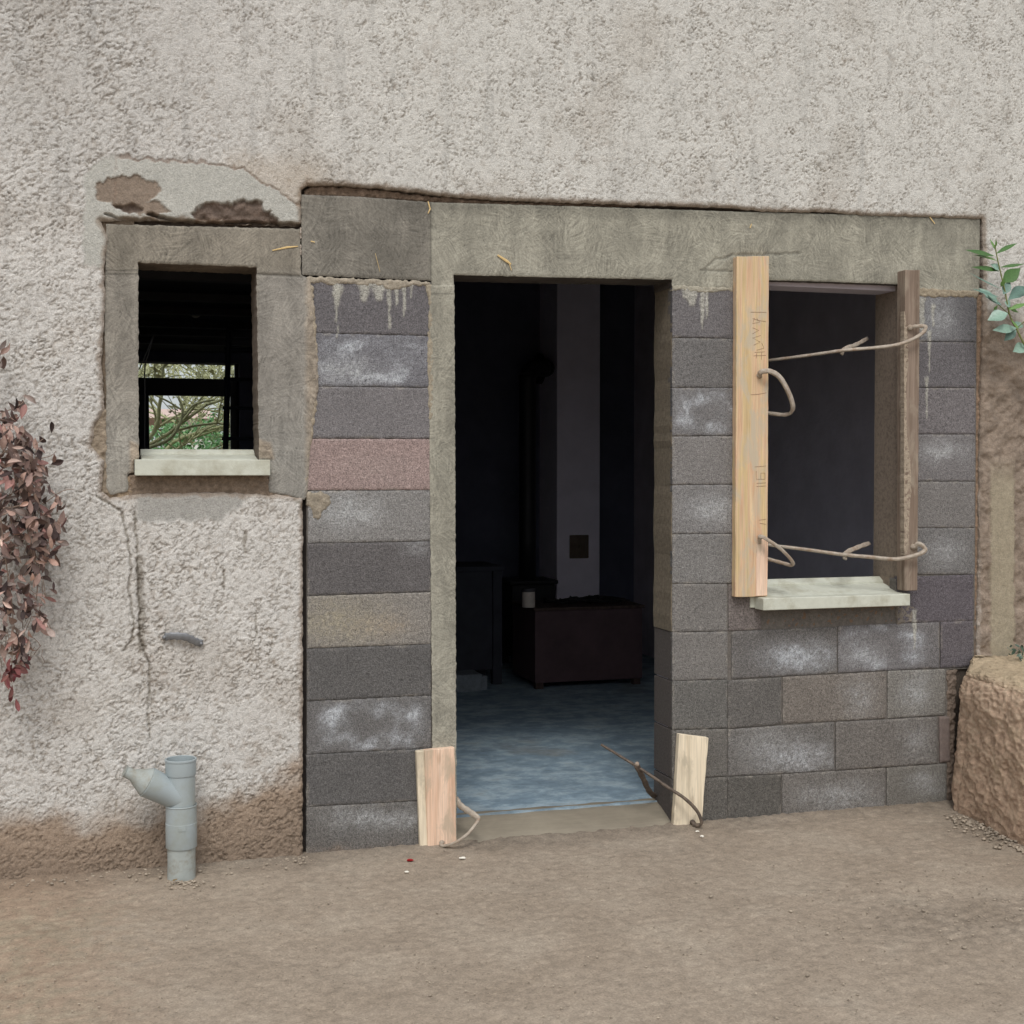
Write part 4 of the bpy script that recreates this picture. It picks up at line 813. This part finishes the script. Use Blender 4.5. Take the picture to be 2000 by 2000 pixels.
# ------------------------------------------------------------------ BOULDER
def boulder():
    bl0 = PZ(1861, 1582, 0); br0 = PZ(2000, 1655, 0); dirx = (br0-bl0); dirx[2] = 0; br = bl0+dirx*2.4
    zt = PY(1900, 1290, -.03)[2]
    tl = np.array([PY(1872, 1312, -.04)[0], -.05, zt-.045]); 
    tr = tl+dirx*2.2+np.array([0, .05, .01])
    back = .02
    c8 = {(0, 0, 0): bl0+np.array([0, 0, -.05]), (1, 0, 0): br+np.array([0, 0, -.05]), (0, 1, 0): np.array([bl0[0]+.09, back, -.05]), (1, 1, 0): np.array([br[0]+1.3, back, -.05]),
          (0, 0, 1): tl, (1, 0, 1): tr, (0, 1, 1): np.array([tl[0]+.10, back, zt+.03]), (1, 1, 1): np.array([tr[0]+1.3, back, zt+.03])}
    bm = bmesh.new(); n = 150; V = []; Q = []; off = 0; EDG = []
    g = np.linspace(0, 1, n); U, Wv = np.meshgrid(g, g)
    idx = np.arange(n*n).reshape(n, n)
    for ax, val in ((0, 0), (1, 0), (2, 1), (0, 1)):
        uvw = [None]*3; o_ = [i for i in range(3) if i != ax]; uvw[ax] = np.full(U.shape, float(val)); uvw[o_[0]] = U; uvw[o_[1]] = Wv
        P = np.zeros(U.shape+(3,))
        for k, p in c8.items():
            w = 1
            for i in range(3): w = w*(uvw[i] if k[i] else 1-uvw[i])
            P += w[..., None]*p
        ed_ = np.minimum(np.minimum(U, 1-U)*(1.6 if ax != 0 else .5), np.minimum(Wv, 1-Wv)*.6); EDG.append(ed_.ravel()); V.append(P.reshape(-1, 3)); Q.append(np.stack([idx[:-1, :-1], idx[:-1, 1:], idx[1:, 1:], idx[1:, :-1]], -1).reshape(-1, 4)+off); off += n*n
    V = np.concatenate(V); Q = np.concatenate(Q)
    ctr = V.mean(0); nrm = V-ctr; nrm[:, 2] *= .8; nrm /= np.linalg.norm(nrm, axis=1)[:, None]
    R = V.copy(); R = np.stack([R[:, 0]*.7+R[:, 2]*.7, R[:, 1], (-R[:, 0]*.7+R[:, 2]*.7)*2.2], 1)*np.array([1, 1, .9])   # strata dipping down to the right
    wv = .25*np.stack([pn3(V*6, 9), pn3(V*6, 10), pn3(V*6, 11)], 1); a = 1-np.abs(pn3((R+wv*.4)*8, 1))*2.4; b = 1-np.abs(pn3((R+wv*.2)*19, 2))*2.6; c = pn3(R*42, 3); e = pn3(V*90, 5); l = pn3(V*3.2, 4)
    fc = np.floor(pn3(V*9, 14)*7+.5)/7; h = .05*l+.035*fc+.016*(a-.5)+.009*(b-.5)+.012*c+.010*e
    nrm[:, 0] *= .6; nrm[:, 2] *= .5; EDG = np.concatenate(EDG); V2 = V+nrm*(h*.95-.005-.055*np.exp(-EDG/.05))[:, None]; V2[:, 0] -= .01
    col = lin((198, 172, 148))*(1+.16*(b-.4)+.3*c)[:, None]; cv = ss(.15, -.7, np.minimum(a, b+.2))[:, None]; col = col*(1-.4*cv)+lin((132, 104, 86))*.4*cv; rg = ss(.6, .95, b)[:, None]; col = col*(1-.5*rg)+lin((214, 194, 168))*.5*rg
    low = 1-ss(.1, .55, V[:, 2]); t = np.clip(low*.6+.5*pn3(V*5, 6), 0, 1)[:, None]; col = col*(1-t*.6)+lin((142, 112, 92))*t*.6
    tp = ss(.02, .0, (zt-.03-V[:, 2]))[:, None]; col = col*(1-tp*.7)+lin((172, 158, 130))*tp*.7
    wh = ss(.25, .5, pn3(R*9, 8))[:, None]; col = col*(1-wh*.5)+lin((196, 176, 148))*wh*.5
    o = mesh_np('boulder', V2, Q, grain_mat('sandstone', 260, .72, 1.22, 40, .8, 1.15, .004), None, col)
    tag(o, 'big rough sandy brown stone block at the right end of the block wall', 'boulder')
boulder()

# ------------------------------------------------------------------ PLANTS
def leaf_geo(base, dirv, nrm, L, Wd, curl, fold, col, V, Q, C, prof=(0.0, .55, .95, 1.0, .72, .0)):
    d = Vector(dirv).normalized(); n = Vector(nrm); n = (n-d*n.dot(d)).normalized(); s = d.cross(n); m = len(prof); k0 = len(V); p = Vector([float(a) for a in base])
    for i, w in enumerate(prof):
        t = i/(m-1); ang = curl*t; c = p+d*(L*t)*math.cos(ang*.5)+n*(L*t*math.sin(ang*.5)); ww = Wd*.5*max(w, .04)
        for sg in (-1, 0, 1):
            V.append(tuple(c+s*sg*ww+n*abs(sg)*ww*fold)); C.append(tuple(np.asarray(col)*(1.0 if sg else 1.12)))
    for i in range(m-1):
        for j in (0, 1): a = k0+i*3+j; Q.append((a, a+1, a+4, a+3))
def dead_plant():
    base = empty('dried_plant', PY(-60, 1000, -.15)); tag(base, 'dead shrub with hanging brown leaves in front of the roughcast at the left edge', 'plant')
    rnd = random.Random(5); V = []; Q = []; C = []
    blobs = [(5, 690, 20, 34, 10), (35, 795, 14, 14, 6), (15, 840, 30, 28, 34), (40, 890, 40, 40, 55), (60, 935, 40, 44, 60), (20, 960, 30, 45, 45), (45, 1020, 48, 40, 65), (80, 1050, 28, 45, 40), (118, 1010, 14, 45, 17), (15, 1080, 18, 50, 32), (70, 1100, 22, 40, 25), (28, 1160, 24, 30, 14), (60, 1185, 28, 34, 28), (78, 1210, 14, 26, 10), (12, 1190, 18, 50, 16), (25, 1250, 28, 30, 24), (45, 1270, 22, 20, 14),
             (-70, 900, 60, 120, 90), (-90, 1080, 60, 110, 80), (-60, 1230, 50, 80, 50)]
    pal = [(150, 120, 108), (132, 102, 92), (112, 88, 80), (166, 138, 124), (92, 72, 68), (128, 112, 104), (170, 134, 118), (78, 60, 58), (140, 96, 88)]
    def add(px, py, red=False, gy=None):
        Y = -.16+rnd.uniform(-.11, .09); p = PY(px, py, Y); L = rnd.uniform(.034, .060); a = rnd.gauss(0, .65)
        d = (math.sin(a), rnd.gauss(0, .35), -math.cos(a)*rnd.choice([1, 1, 1, 1, .3, -.5])); nn = (rnd.gauss(0, .8), -1, rnd.gauss(.2, .5))
        c = lin(pal[rnd.randrange(len(pal))])*rnd.uniform(.6, 1.25); c = (.72*c+.28*c.mean()*np.array([1.08, .99, .93]))*rnd.choice([.7, .9, 1.1, 1.4, 1.7])
        if red: c = lin(rnd.choice([(122, 74, 72), (104, 54, 56), (136, 92, 86), (96, 66, 64)]))
        leaf_geo(p, d, nn, L, L*rnd.uniform(.24, .5), rnd.uniform(-1.6, 1.6), rnd.uniform(.2, 1.3), c, V, Q, C)
    for cx, cy, sx, sy, k in blobs:
        for _ in range(int(k*1.2)): add(rnd.gauss(cx, sx*.55), rnd.gauss(cy, sy*.6)-8)
    for _ in range(26): add(rnd.gauss(20, 11), rnd.gauss(1312, 18), True)
    mesh_np('foliage', V, Q, M['dryleaf'], base, np.array(C))
    bm = bmesh.new()
    tw = [([(-120, 1010), (-30, 996), (30, 990), (70, 975)], -.2, .0055), ([(-120, 760), (-40, 700), (5, 690), (20, 670)], -.16, .003), ([(-80, 820), (-10, 810), (40, 790), (50, 770)], -.16, .002), ([(30, 990), (80, 985), (120, 960), (145, 955)], -.15, .002), ([(-20, 900), (30, 870), (50, 840)], -.15, .003), ([(40, 985), (60, 1060), (72, 1130), (70, 1200)], -.16, .0025), ([(0, 1000), (12, 1100), (25, 1200), (22, 1330)], -.18, .0025), ([(30, 930), (70, 900), (100, 890), (110, 880)], -.14, .0018)]
    for pts, Y, r in tw: sp = spline([PY(x, y, Y) for x, y in pts], 5); tube(bm, sp, [r*(1-.5*i/len(sp)) for i in range(len(sp))], 6)
    for _ in range(110):
        x, y = rnd.uniform(-10, 90), rnd.uniform(850, 1280); Y = -.16; p = PY(x, y, Y); q = PY(x+rnd.uniform(-25, 25), y+rnd.uniform(15, 50), Y+rnd.uniform(-.04, .04)); tube(bm, [p, (p+q)/2+np.array([rnd.uniform(-.01, .01), 0, 0]), q], .0012, 5)
    ob = mesh_bm('stem', bm, None, base, True); ob.data.materials.append(plain('dry_twig', lin((140, 122, 108)), .85, .2, 60, .0006))
dead_plant()
def green_shrub():
    base = empty('green_shrub', PY(2040, 760, -.12)); tag(base, 'green shrub shoot with glossy pointed leaves at the right edge beside the lintel', 'plant')
    V = []; Q = []; C = []; bm = bmesh.new(); rnd = random.Random(3)
    main = [(2045, 760), (2000, 672), (1985, 642), (1972, 615), (1963, 570), (1955, 535), (1948, 505), (1943, 478)]
    sp = spline([PY(x, y, -.14+.0*i) for i, (x, y) in enumerate(main)], 5); tube(bm, sp, [.004*(1-.45*i/len(sp)) for i in range(len(sp))], 8)
    g1, g2, g3, g4 = (70, 105, 52), (96, 130, 70), (128, 156, 140), (92, 120, 108)
    lv = [((1942, 500), (1887, 487), 11, g1), ((1945, 496), (1988, 472), 9, g1), ((1943, 488), (1934, 466), 6, g2), ((1944, 484), (1947, 468), 5, g2), ((1948, 510), (1905, 494), 8, g2), ((1952, 530), (1904, 518), 9, g1), ((1953, 527), (1936, 515), 14, g3), ((1954, 522), (2000, 518), 8, g1), ((1958, 552), (1993, 524), 24, g1), ((1957, 565), (1889, 536), 4, g4), ((1960, 575), (1972, 550), 16, g4),
          ((1950, 580), (1896, 567), 8, g4), ((1945, 588), (1915, 560), 12, g3), ((1948, 590), (1928, 575), 14, g3), ((1956, 596), (1925, 578), 12, g4), ((1962, 590), (1975, 598), 16, g3), ((1970, 585), (2012, 552), 22, g4), ((1970, 605), (2008, 590), 9, g2), ((1968, 612), (1930, 622), 26, g3), ((1985, 641), (1940, 644), 18, g3), ((1984, 640), (1996, 628), 16, g3), ((1985, 645), (1962, 664), 16, g4), ((2002, 674), (1980, 686), 20, g3), ((2000, 600), (2040, 620), 20, g1), ((2010, 680), (2045, 670), 20, g1), ((1955, 560), (1962, 545), 8, g2), ((1948, 596), (1940, 610), 5, g2), ((2002, 700), (2035, 720), 22, g1),
          ((1968, 600), (1990, 610), 7, g2), ((1975, 625), (1990, 645), 6, g2), ((1995, 560), (2050, 600), 22, g4)]
    for (a, b, w, c) in lv:
        Y = -.14+rnd.uniform(-.02, .02); p = PY(*a, Y); q = PY(*b, Y-rnd.uniform(-.02, .03)); L = np.linalg.norm(q-p)
        leaf_geo(p, q-p, (rnd.uniform(-.2, .2), -1, rnd.uniform(.2, .9)), L, w/470*1.2, rnd.uniform(-.4, .15), rnd.uniform(.1, .35), lin(c)*rnd.uniform(.85, 1.1), V, Q, C, prof=(.08, .5, .9, 1, .8, .42, .03))
    mesh_np('foliage', V, Q, M['greenleaf'], base, np.array(C))
    for pts in ([(1985, 642), (2020, 610), (2045, 600)], [(1972, 615), (1950, 595), (1945, 580)], [(1990, 655), (2010, 690), (2040, 700)]): tube(bm, [PY(x, y, -.14) for x, y in pts], .002, 6)
    ob = mesh_bm('stem', bm, None, base, True); ob.data.materials.append(plain('green_stem', lin((112, 118, 66)), .6, .2, 60, .0004))
    b2 = empty('small_succulent', PY(1990, 1290, -.1)); tag(b2, 'low grey-green plant growing on top of the boulder at the right edge', 'plant'); V = []; Q = []; C = []
    for _ in range(90):
        x, y = rnd.uniform(1966, 2060), rnd.uniform(1258, 1305); x += max(0, (1290-y))*.1; p = PY(x, y, -.10+rnd.uniform(-.05, .05))
        leaf_geo(p, (rnd.uniform(-1, .6), rnd.uniform(-.8, .3), rnd.uniform(-.3, 1)), (rnd.gauss(0, .5), -1, .5), rnd.uniform(.02, .035), .013, .4, .4, lin(rnd.choice([(80, 100, 84), (104, 122, 108), (62, 80, 66)])), V, Q, C)
    mesh_np('foliage', V, Q, M['greenleaf'], b2, np.array(C))
    bm = bmesh.new(); tube(bm, [PY(1992, 1306, -.1), PY(1996, 1285, -.1)], .004, 6); mesh_bm('stem', bm, ob.data.materials[0], b2)
green_shrub()

# ------------------------------------------------------------------ SMALL SCRAPS ON THE GROUND
def chip(name, px, py, r, mat, label, cat, flat=.5, sx=1.4):
    p = PZ(px, py, .006); bm = bmesh.new(); bmesh.ops.create_icosphere(bm, subdivisions=2, radius=r)
    for v in bm.verts: k = 1+random.uniform(-.2, .2); v.co = Vector((v.co.x*sx*k, v.co.y*k, v.co.z*flat*k))
    bmesh.ops.translate(bm, verts=bm.verts, vec=(p[0], p[1], p[2]+r*flat*.4)); o = mesh_bm(name, bm, mat); tag(o, label, cat)
chip('scrap', 801, 1681, .009, M['red'], 'tiny red scrap on the ground in front of the block pier', 'scrap')
chip('pebble', 903, 1676, .009, M['white'], 'white chip on the ground in front of the pink offcut', 'pebble', .4)
chip('pebble', 794, 1703, .006, M['white'], 'tiny white chip on the ground below the red scrap', 'pebble')
chip('pebble', 1371, 1634, .008, M['white'], 'white chip on the ground by the foot of the pale offcut', 'pebble', .5, 1)
chip('pebble', 1362, 1624, .006, M['white'], 'small white chip touching the dark clamp tip', 'pebble', .5)
lf = []; lq = []; lc = []; leaf_geo(PZ(337, 1720, .012), (.3, -1, .1), (.2, .1, 1), .045, .014, .6, .5, lin((206, 188, 150)), lf, lq, lc); tag(mesh_np('dry_leaf', lf, lq, M['dryleaf'], None, np.array(lc)), 'small curled straw-coloured leaf at the foot of the drain pipe', 'leaf')
def stones():
    rnd = random.Random(9); bm = bmesh.new()
    def st(px, py, r):
        p = PZ(px, py, .004); m = Matrix.Translation((p[0], p[1], r*.35+.004))@Matrix.Rotation(rnd.uniform(0, 6), 4, 'Z')@Matrix.Diagonal((1.3, 1, .65, 1)); k = bmesh.ops.create_icosphere(bm, subdivisions=1, radius=r, matrix=m)
        for v in k['verts']: v.co += Vector((rnd.uniform(-1, 1), rnd.uniform(-1, 1), rnd.uniform(-1, 1)))*r*.22
    for _ in range(170):
        t = rnd.random(); st(1850+160*t+rnd.uniform(-6, 10), 1586+62*t+abs(rnd.gauss(0, 12)), rnd.uniform(.002, .009))
    for _ in range(150): st(rnd.uniform(1600, 2060), rnd.gauss(1765, 40), rnd.uniform(.001, .0045))
    for _ in range(900): st(rnd.uniform(-20, 2020), rnd.uniform(1660, 1990), rnd.uniform(.001, .0036)*(1 if rnd.random() < .96 else 2))
    for _ in range(180):
        x = rnd.uniform(-20, 600); st(x, 1716-.078*x+abs(rnd.gauss(0, 9)), rnd.uniform(.002, .007))
    for _ in range(60): st(rnd.gauss(360, 24), 1722+abs(rnd.gauss(0, 8)), rnd.uniform(.002, .006))
    o = mesh_bm('gravel', bm, plain('grit', lin((160, 148, 132)), .95, .4, 9, .001), None, True); tag(o, 'loose grit and little stones scattered on the earth', 'gravel', kind='stuff')
stones()

# ------------------------------------------------------------------ INSIDE THE ROOM
# chest
p = PZ(1045, 1347, FZ); q = PZ(1255, 1332, FZ); Yb = p[1]; x0, x1 = p[0], PY(1255, 1300, Yb)[0]; zt = PY(1100, 1186, Yb)[2]
ch = empty('wooden_chest', (x0, Yb, FZ)); tag(ch, 'low dark brown chest standing in the room in front of the chimney breast', 'chest')
bm = bmesh.new(); box(bm, x0, x1, Yb, Yb+.5, FZ+.04, zt-.02); bevel(mesh_bm('body', bm, M['chest'], ch), .006)
bm = bmesh.new(); box(bm, x0-.012, x1+.012, Yb-.012, Yb+.512, zt-.0195, zt); bevel(mesh_bm('lid', bm, M['darkwood'], ch), .005)
for xx in (x0+.01, x1-.06): bm = bmesh.new(); box(bm, xx, xx+.05, Yb+.01, Yb+.06, FZ, FZ+.0395); mesh_bm('foot', bm, M['darkwood'], ch)
# cables and rubble of tools on the lid
cbl = empty('cable_heap', (x0+.4, Yb+.2, zt)); tag(cbl, 'tangle of dark cables lying on the chest lid', 'cable'); bm = bmesh.new(); rnd = random.Random(2)
for k in range(7):
    cx, cy = x0+.25+rnd.random()*.35, Yb+.12+rnd.random()*.2; pts = [(cx+rnd.uniform(.08, .16)*math.cos(a), cy+rnd.uniform(.04, .09)*math.sin(a), zt+.008+.006*k*rnd.random()+.01*math.sin(a*2)**2) for a in np.linspace(0, 9, 22)]; tube(bm, pts, .0055, 6)
mesh_bm('coils', bm, M['cable'], cbl, True)
# can on the corner
pc_ = np.array([PY(1020, 1150, Yb+.1)[0]+.03, Yb+.06, zt]); cn = empty('paint_can', pc_); tag(cn, 'pale can standing on the corner of the chest', 'can')
bm = bmesh.new(); bmesh.ops.create_cone(bm, cap_ends=True, segments=28, radius1=.042, radius2=.042, depth=.1, matrix=Matrix.Translation((pc_[0], pc_[1], zt+.051))); bevel(mesh_bm('body', bm, M['can'], cn), .003)
bm = bmesh.new(); bmesh.ops.create_cone(bm, cap_ends=True, segments=28, radius1=.044, radius2=.044, depth=.02, matrix=Matrix.Translation((pc_[0], pc_[1], zt+.112))); mesh_bm('lid', bm, M['joist'], cn)
# stove with flue
sy = cbY-.05; sx = PY(1030, 900, sy)[0]; sv = empty('stove', (sx, sy, FZ)); tag(sv, 'black iron stove with its flue pipe beside the chimney breast', 'stove')
zs = PY(1035, 1095, sy)[2]
bm = bmesh.new(); box(bm, sx-.16, sx+.16, sy-.15, sy+.15, FZ+.1, zs-.16); box(bm, sx-.18, sx+.18, sy-.17, sy+.17, zs-.1599, zs-.13); bevel(mesh_bm('body', bm, M['black'], sv), .008)
for a in (-1, 1):
    for b_ in (-1, 1): bm = bmesh.new(); box(bm, sx+a*.13-.02, sx+a*.13+.02, sy+b_*.12-.02, sy+b_*.12+.02, FZ, FZ+.0995); mesh_bm('leg', bm, M['black'], sv)
ze = PY(1035, 728, sy)[2]; r = .062
bm = bmesh.new(); xe = x0_ = PY(1066, 718, cbY+.2)[0]
tube(bm, spline([(sx, sy, zs-.135), (sx, sy, ze-.15), (sx, sy, ze-.04), (sx+.05, sy+.02, ze+.03), (sx+.16, sy+.06, ze+.04)], 5), r, 28); mesh_bm('flue_pipe', bm, M['black'], sv, True)
c0 = PX(1057, 720, PY(1088, 800, cbY)[0]) 
bm = bmesh.new(); tube(bm, [(c0[0]-.03, c0[1], c0[2]), (c0[0]-.001, c0[1], c0[2])], .115, 36); mesh_bm('wall_collar', bm, M['black'], sv, True)
bm = bmesh.new(); tube(bm, spline([(sx+.16, sy+.06, ze+.04), ((sx+.16+c0[0])/2, (sy+.06+c0[1])/2, c0[2]), (c0[0]-.02, c0[1], c0[2])], 4), r, 24); mesh_bm('elbow', bm, M['black'], sv, True)
# workbench on the left
ty = Yb+.25; tx0 = PY(870, 1110, ty)[0]; tx1 = PY(985, 1110, ty)[0]; tz = PY(930, 1107, ty)[2]
tb = empty('workbench', (tx0, ty, FZ)); tag(tb, 'dark workbench against the left side of the doorway view', 'workbench')
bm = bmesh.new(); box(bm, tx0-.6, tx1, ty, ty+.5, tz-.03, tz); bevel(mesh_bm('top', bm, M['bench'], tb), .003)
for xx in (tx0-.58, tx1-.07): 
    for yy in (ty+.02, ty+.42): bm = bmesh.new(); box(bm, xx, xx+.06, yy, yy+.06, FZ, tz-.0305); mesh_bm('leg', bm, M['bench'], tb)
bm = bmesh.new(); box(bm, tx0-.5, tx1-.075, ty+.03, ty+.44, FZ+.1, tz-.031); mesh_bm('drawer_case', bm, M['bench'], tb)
# loose block on the floor
p = PZ(905, 1352, FZ); q = PZ(955, 1358, FZ)
bk = empty('floor_block', p); tag(bk, 'grey concrete block lying on the floor inside the doorway', 'block'); bm = bmesh.new(); box(bm, p[0]-.12, q[0], p[1], p[1]+.2, FZ, FZ+.11); box(bm, q[0]+.004, q[0]+.05, p[1]+.05, p[1]+.12, FZ, FZ+.09)
ob = bevel(mesh_bm('body', bm, None, bk), .005); ob.data.materials.append(plain('dusty_block', lin((120, 128, 134)), .95, .2, 40, .003))
# ladder and cable seen through the left window
lad = empty('ladder', PZ(1, 1, 3) if False else (PY(450, 900, 1.6)[0], 1.6, FZ)); tag(lad, 'dark ladder leaning inside behind the left window', 'ladder')
a0, a1 = PY(447, 640, 1.6), PY(440, 900, 1.5); dd = (a1-a0); a1 = a0+dd*((FZ-a0[2])/dd[2])
off = np.array([.16, .0, 0]); bm = bmesh.new(); tube(bm, [a0, a1], .014, 8); mesh_bm('rail', bm, M['frame'], lad); bm = bmesh.new(); tube(bm, [a0+off, a1+off], .014, 8); mesh_bm('rail', bm, M['frame'], lad)
for py_ in (797, 857, 740, 680):
    t = (PY(440, py_, 1.55)[2]-a0[2])/(a1[2]-a0[2]); q = a0+(a1-a0)*t; bm = bmesh.new(); tube(bm, [q-off*.12, q+off], .009, 8); mesh_bm('rung', bm, M['frame'], lad)
for k in range(5): q = a0+(a1-a0)*(.42+.13*k); bm = bmesh.new(); tube(bm, [q, q+off], .009, 8); mesh_bm('rung', bm, M['frame'], lad)
hc = empty('hanging_cable', PY(282, 690, .35)); tag(hc, 'thin black cable hanging inside the left window', 'cable')
bm = bmesh.new(); tube(bm, spline([PY(300, 655, .35), PY(290, 690, .35), PY(283, 720, .35), PY(283, 800, .35), PY(281, 960, .35)], 6), .0028, 6); tube(bm, spline([PY(300, 655, .35), PY(276, 712, .3), PY(268, 725, .26)], 5), .0024, 6); mesh_bm('wire', bm, M['cable'], hc, True)
# bulb
pb_ = PY(382, 610, 2.2); bu = empty('ceiling_bulb', (pb_[0], 2.2, CZ)); tag(bu, 'unlit bare bulb hanging from the dark ceiling behind the left window', 'lamp')
bm = bmesh.new(); tube(bm, [(pb_[0], 2.2, CZ), (pb_[0], 2.2, pb_[2]+.05)], .003, 6); mesh_bm('cord', bm, M['cable'], bu)
bm = bmesh.new(); bmesh.ops.create_uvsphere(bm, u_segments=16, v_segments=10, radius=.03, matrix=Matrix.Translation([float(v) for v in pb_])); mesh_bm('bulb', bm, M['can'], bu, True)

# ------------------------------------------------------------------ BACK YARD seen through the rear window
def hedge():
    rnd = np.random.default_rng(4); n = 26000; Yh = 13.0
    x0, x1 = PY(235, 850, Yh)[0]-3, PY(480, 850, Yh)[0]+3
    X = rnd.uniform(x0, x1, n); px, _ = project(X, Yh, 1.5); topy = np.interp(px, [150, 270, 330, 380, 400, 440, 520], [862, 838, 828, 822, 814, 800, 796])
    topz = np.array([PY(300, t, Yh)[2] for t in np.linspace(800, 910, 60)]); tz = np.interp(topy, np.linspace(800, 910, 60), topz)
    Z = tz*(rnd.random(n)**.45)+rnd.normal(0, .05, n); Y = Yh+rnd.uniform(-.1, 1.2, n)+.25*np.sin(X*5)
    V = np.zeros((n, 4, 3)); a = rnd.normal(size=(n, 3)); a /= np.linalg.norm(a, axis=1)[:, None]; b = rnd.normal(size=(n, 3)); b -= a*(a*b).sum(1)[:, None]; b /= np.linalg.norm(b, axis=1)[:, None]
    c = np.stack([X, Y, Z], 1); s = rnd.uniform(.02, .045, n)[:, None]
    for i, (u, v) in enumerate(((-1, 0), (0, -.5), (1, 0), (0, .5))): V[:, i] = c+a*s*u+b*s*v
    Q = np.arange(n*4).reshape(n, 4); col = np.repeat((lin((140, 190, 132))*rnd.uniform(.6, 1.4, (n, 1)))*np.array([1, 1, 1]), 4, 0)
    base = empty('hedge', ((x0+x1)/2, Yh+.5, 0)); tag(base, 'leafy green hedge in the yard seen through the rear window', 'hedge')
    mesh_np('foliage', V.reshape(-1, 3), Q, M['greenleaf'], base, col, smooth=False)
    bm = bmesh.new()
    for k in range(14): xx = x0+(x1-x0)*(k+.5)/14; tube(bm, [(xx, Yh+.5, -.05), (xx+.05, Yh+.55, 1.3)], [.05, .02], 6)
    mesh_bm('stem', bm, M['bark'], base)
hedge()
def bare_tree(x, y, h, seed, label, lean=0.0, depth=6, r0=.05):
    rnd = random.Random(seed); base = empty('bare_tree', (x, y, 0)); tag(base, label, 'tree', 'bare trees in the yard'); bt = bmesh.new(); bc = bmesh.new()
    def grow(bm, p, d, L, r, lv):
        pts = [p]; n = 5
        for i in range(n): d = (d+Vector((rnd.gauss(0, .16), rnd.gauss(0, .16), rnd.gauss(.02, .1)))).normalized(); pts.append(pts[-1]+d*L/n)
        tube(bm, pts, [r*(1-.4*i/n) for i in range(n+1)], 6 if lv < 3 else 4, cap=False)
        if lv >= 3:
            for i in range(7):
                q = pts[rnd.randrange(1, n+1)]+Vector((rnd.gauss(0, .05), rnd.gauss(0, .05), rnd.gauss(0, .05))); s_ = rnd.uniform(.012, .028)
                bm.faces.new([bm.verts.new(q+Vector((rnd.gauss(0, s_), rnd.gauss(0, s_), rnd.gauss(0, s_)))) for _ in range(3)])
        if lv >= depth: return
        for k in range(3 if lv < 4 else 2):
            ax = Vector((rnd.gauss(0, 1), rnd.gauss(0, 1), rnd.gauss(0, .6))).normalized(); nd = (d+ax*rnd.uniform(.5, .95)).normalized(); q = pts[rnd.choice([2, 3, 4, 5])] if k else pts[-1]
            grow(bc, q, nd, L*rnd.uniform(.66, .85), r*.7, lv+1)
    grow(bt, Vector((x, y, -.05)), Vector((lean, 0, 1)).normalized(), h, r0, 0)
    mesh_bm('trunk', bt, M['bark'], base, True); mesh_bm('crown', bc, M['branch'], base, True)
xa = PY(330, 900, 10.5)[0]
bare_tree(xa-1.7, 10.5, 1.5, 3, 'bare mossy tree left of the rear window view', .5)
bare_tree(xa+1.9, 11.6, 1.5, 8, 'bare mossy tree right of the rear window view', -.4)
bare_tree(xa-.7, 12.4, 1.4, 21, 'slender bare tree behind the long pale branch in the rear window view', .2)
bare_tree(xa+.9, 15.8, 1.5, 12, 'bare tree standing behind the hedge in the rear window view', .1)
bm = bmesh.new(); lb = empty('low_branch', PY(250, 880, 10)); tag(lb, 'single long pale branch reaching across the rear window in front of the hedge', 'branch')
tube(bm, spline([PY(240, 890, 10), PY(292, 874, 10), PY(330, 858, 10), PY(350, 830, 10), PY(357, 800, 10), PY(348, 775, 10)], 5), [.02]*16+[.014]*10, 7); tube(bm, spline([PY(356, 815, 10), PY(380, 790, 10), PY(420, 780, 10)], 5), .012, 6); tube(bm, spline([PY(354, 800, 10), PY(330, 785, 10), PY(300, 770, 10)], 5), .010, 6); ob = mesh_bm('limb', bm, M['branch'], lb, True)
hy = 34; hx0, hx1 = PY(340, 850, hy)[0], PY(425, 850, hy)[0]; hz = PY(380, 818, hy)[2]
hb = empty('far_house', ((hx0+hx1)/2, hy, 0)); tag(hb, 'far white house with a reddish roof beyond the trees in the rear window', 'house')
bm = bmesh.new(); box(bm, hx0, hx1, hy, hy+7, -.05, hz); mesh_bm('wall', bm, M['farwall'], hb)
zr = PY(380, 800, hy+3.5)[2]; bm = bmesh.new(); e_ = .4
hexa(bm, [(hx0-e_-2.2, hy-e_, hz), (hx0+1.2, hy-e_, hz), (hx0+1.2, hy+3.4, zr), (hx0-e_-2.2, hy+3.4, zr), (hx0-e_-2.2, hy+7.4, hz), (hx0+1.2, hy+7.4, hz), (hx0+1.2, hy+3.6, zr), (hx0-e_-2.2, hy+3.6, zr)]); mesh_bm('roof', bm, M['roof'], hb)
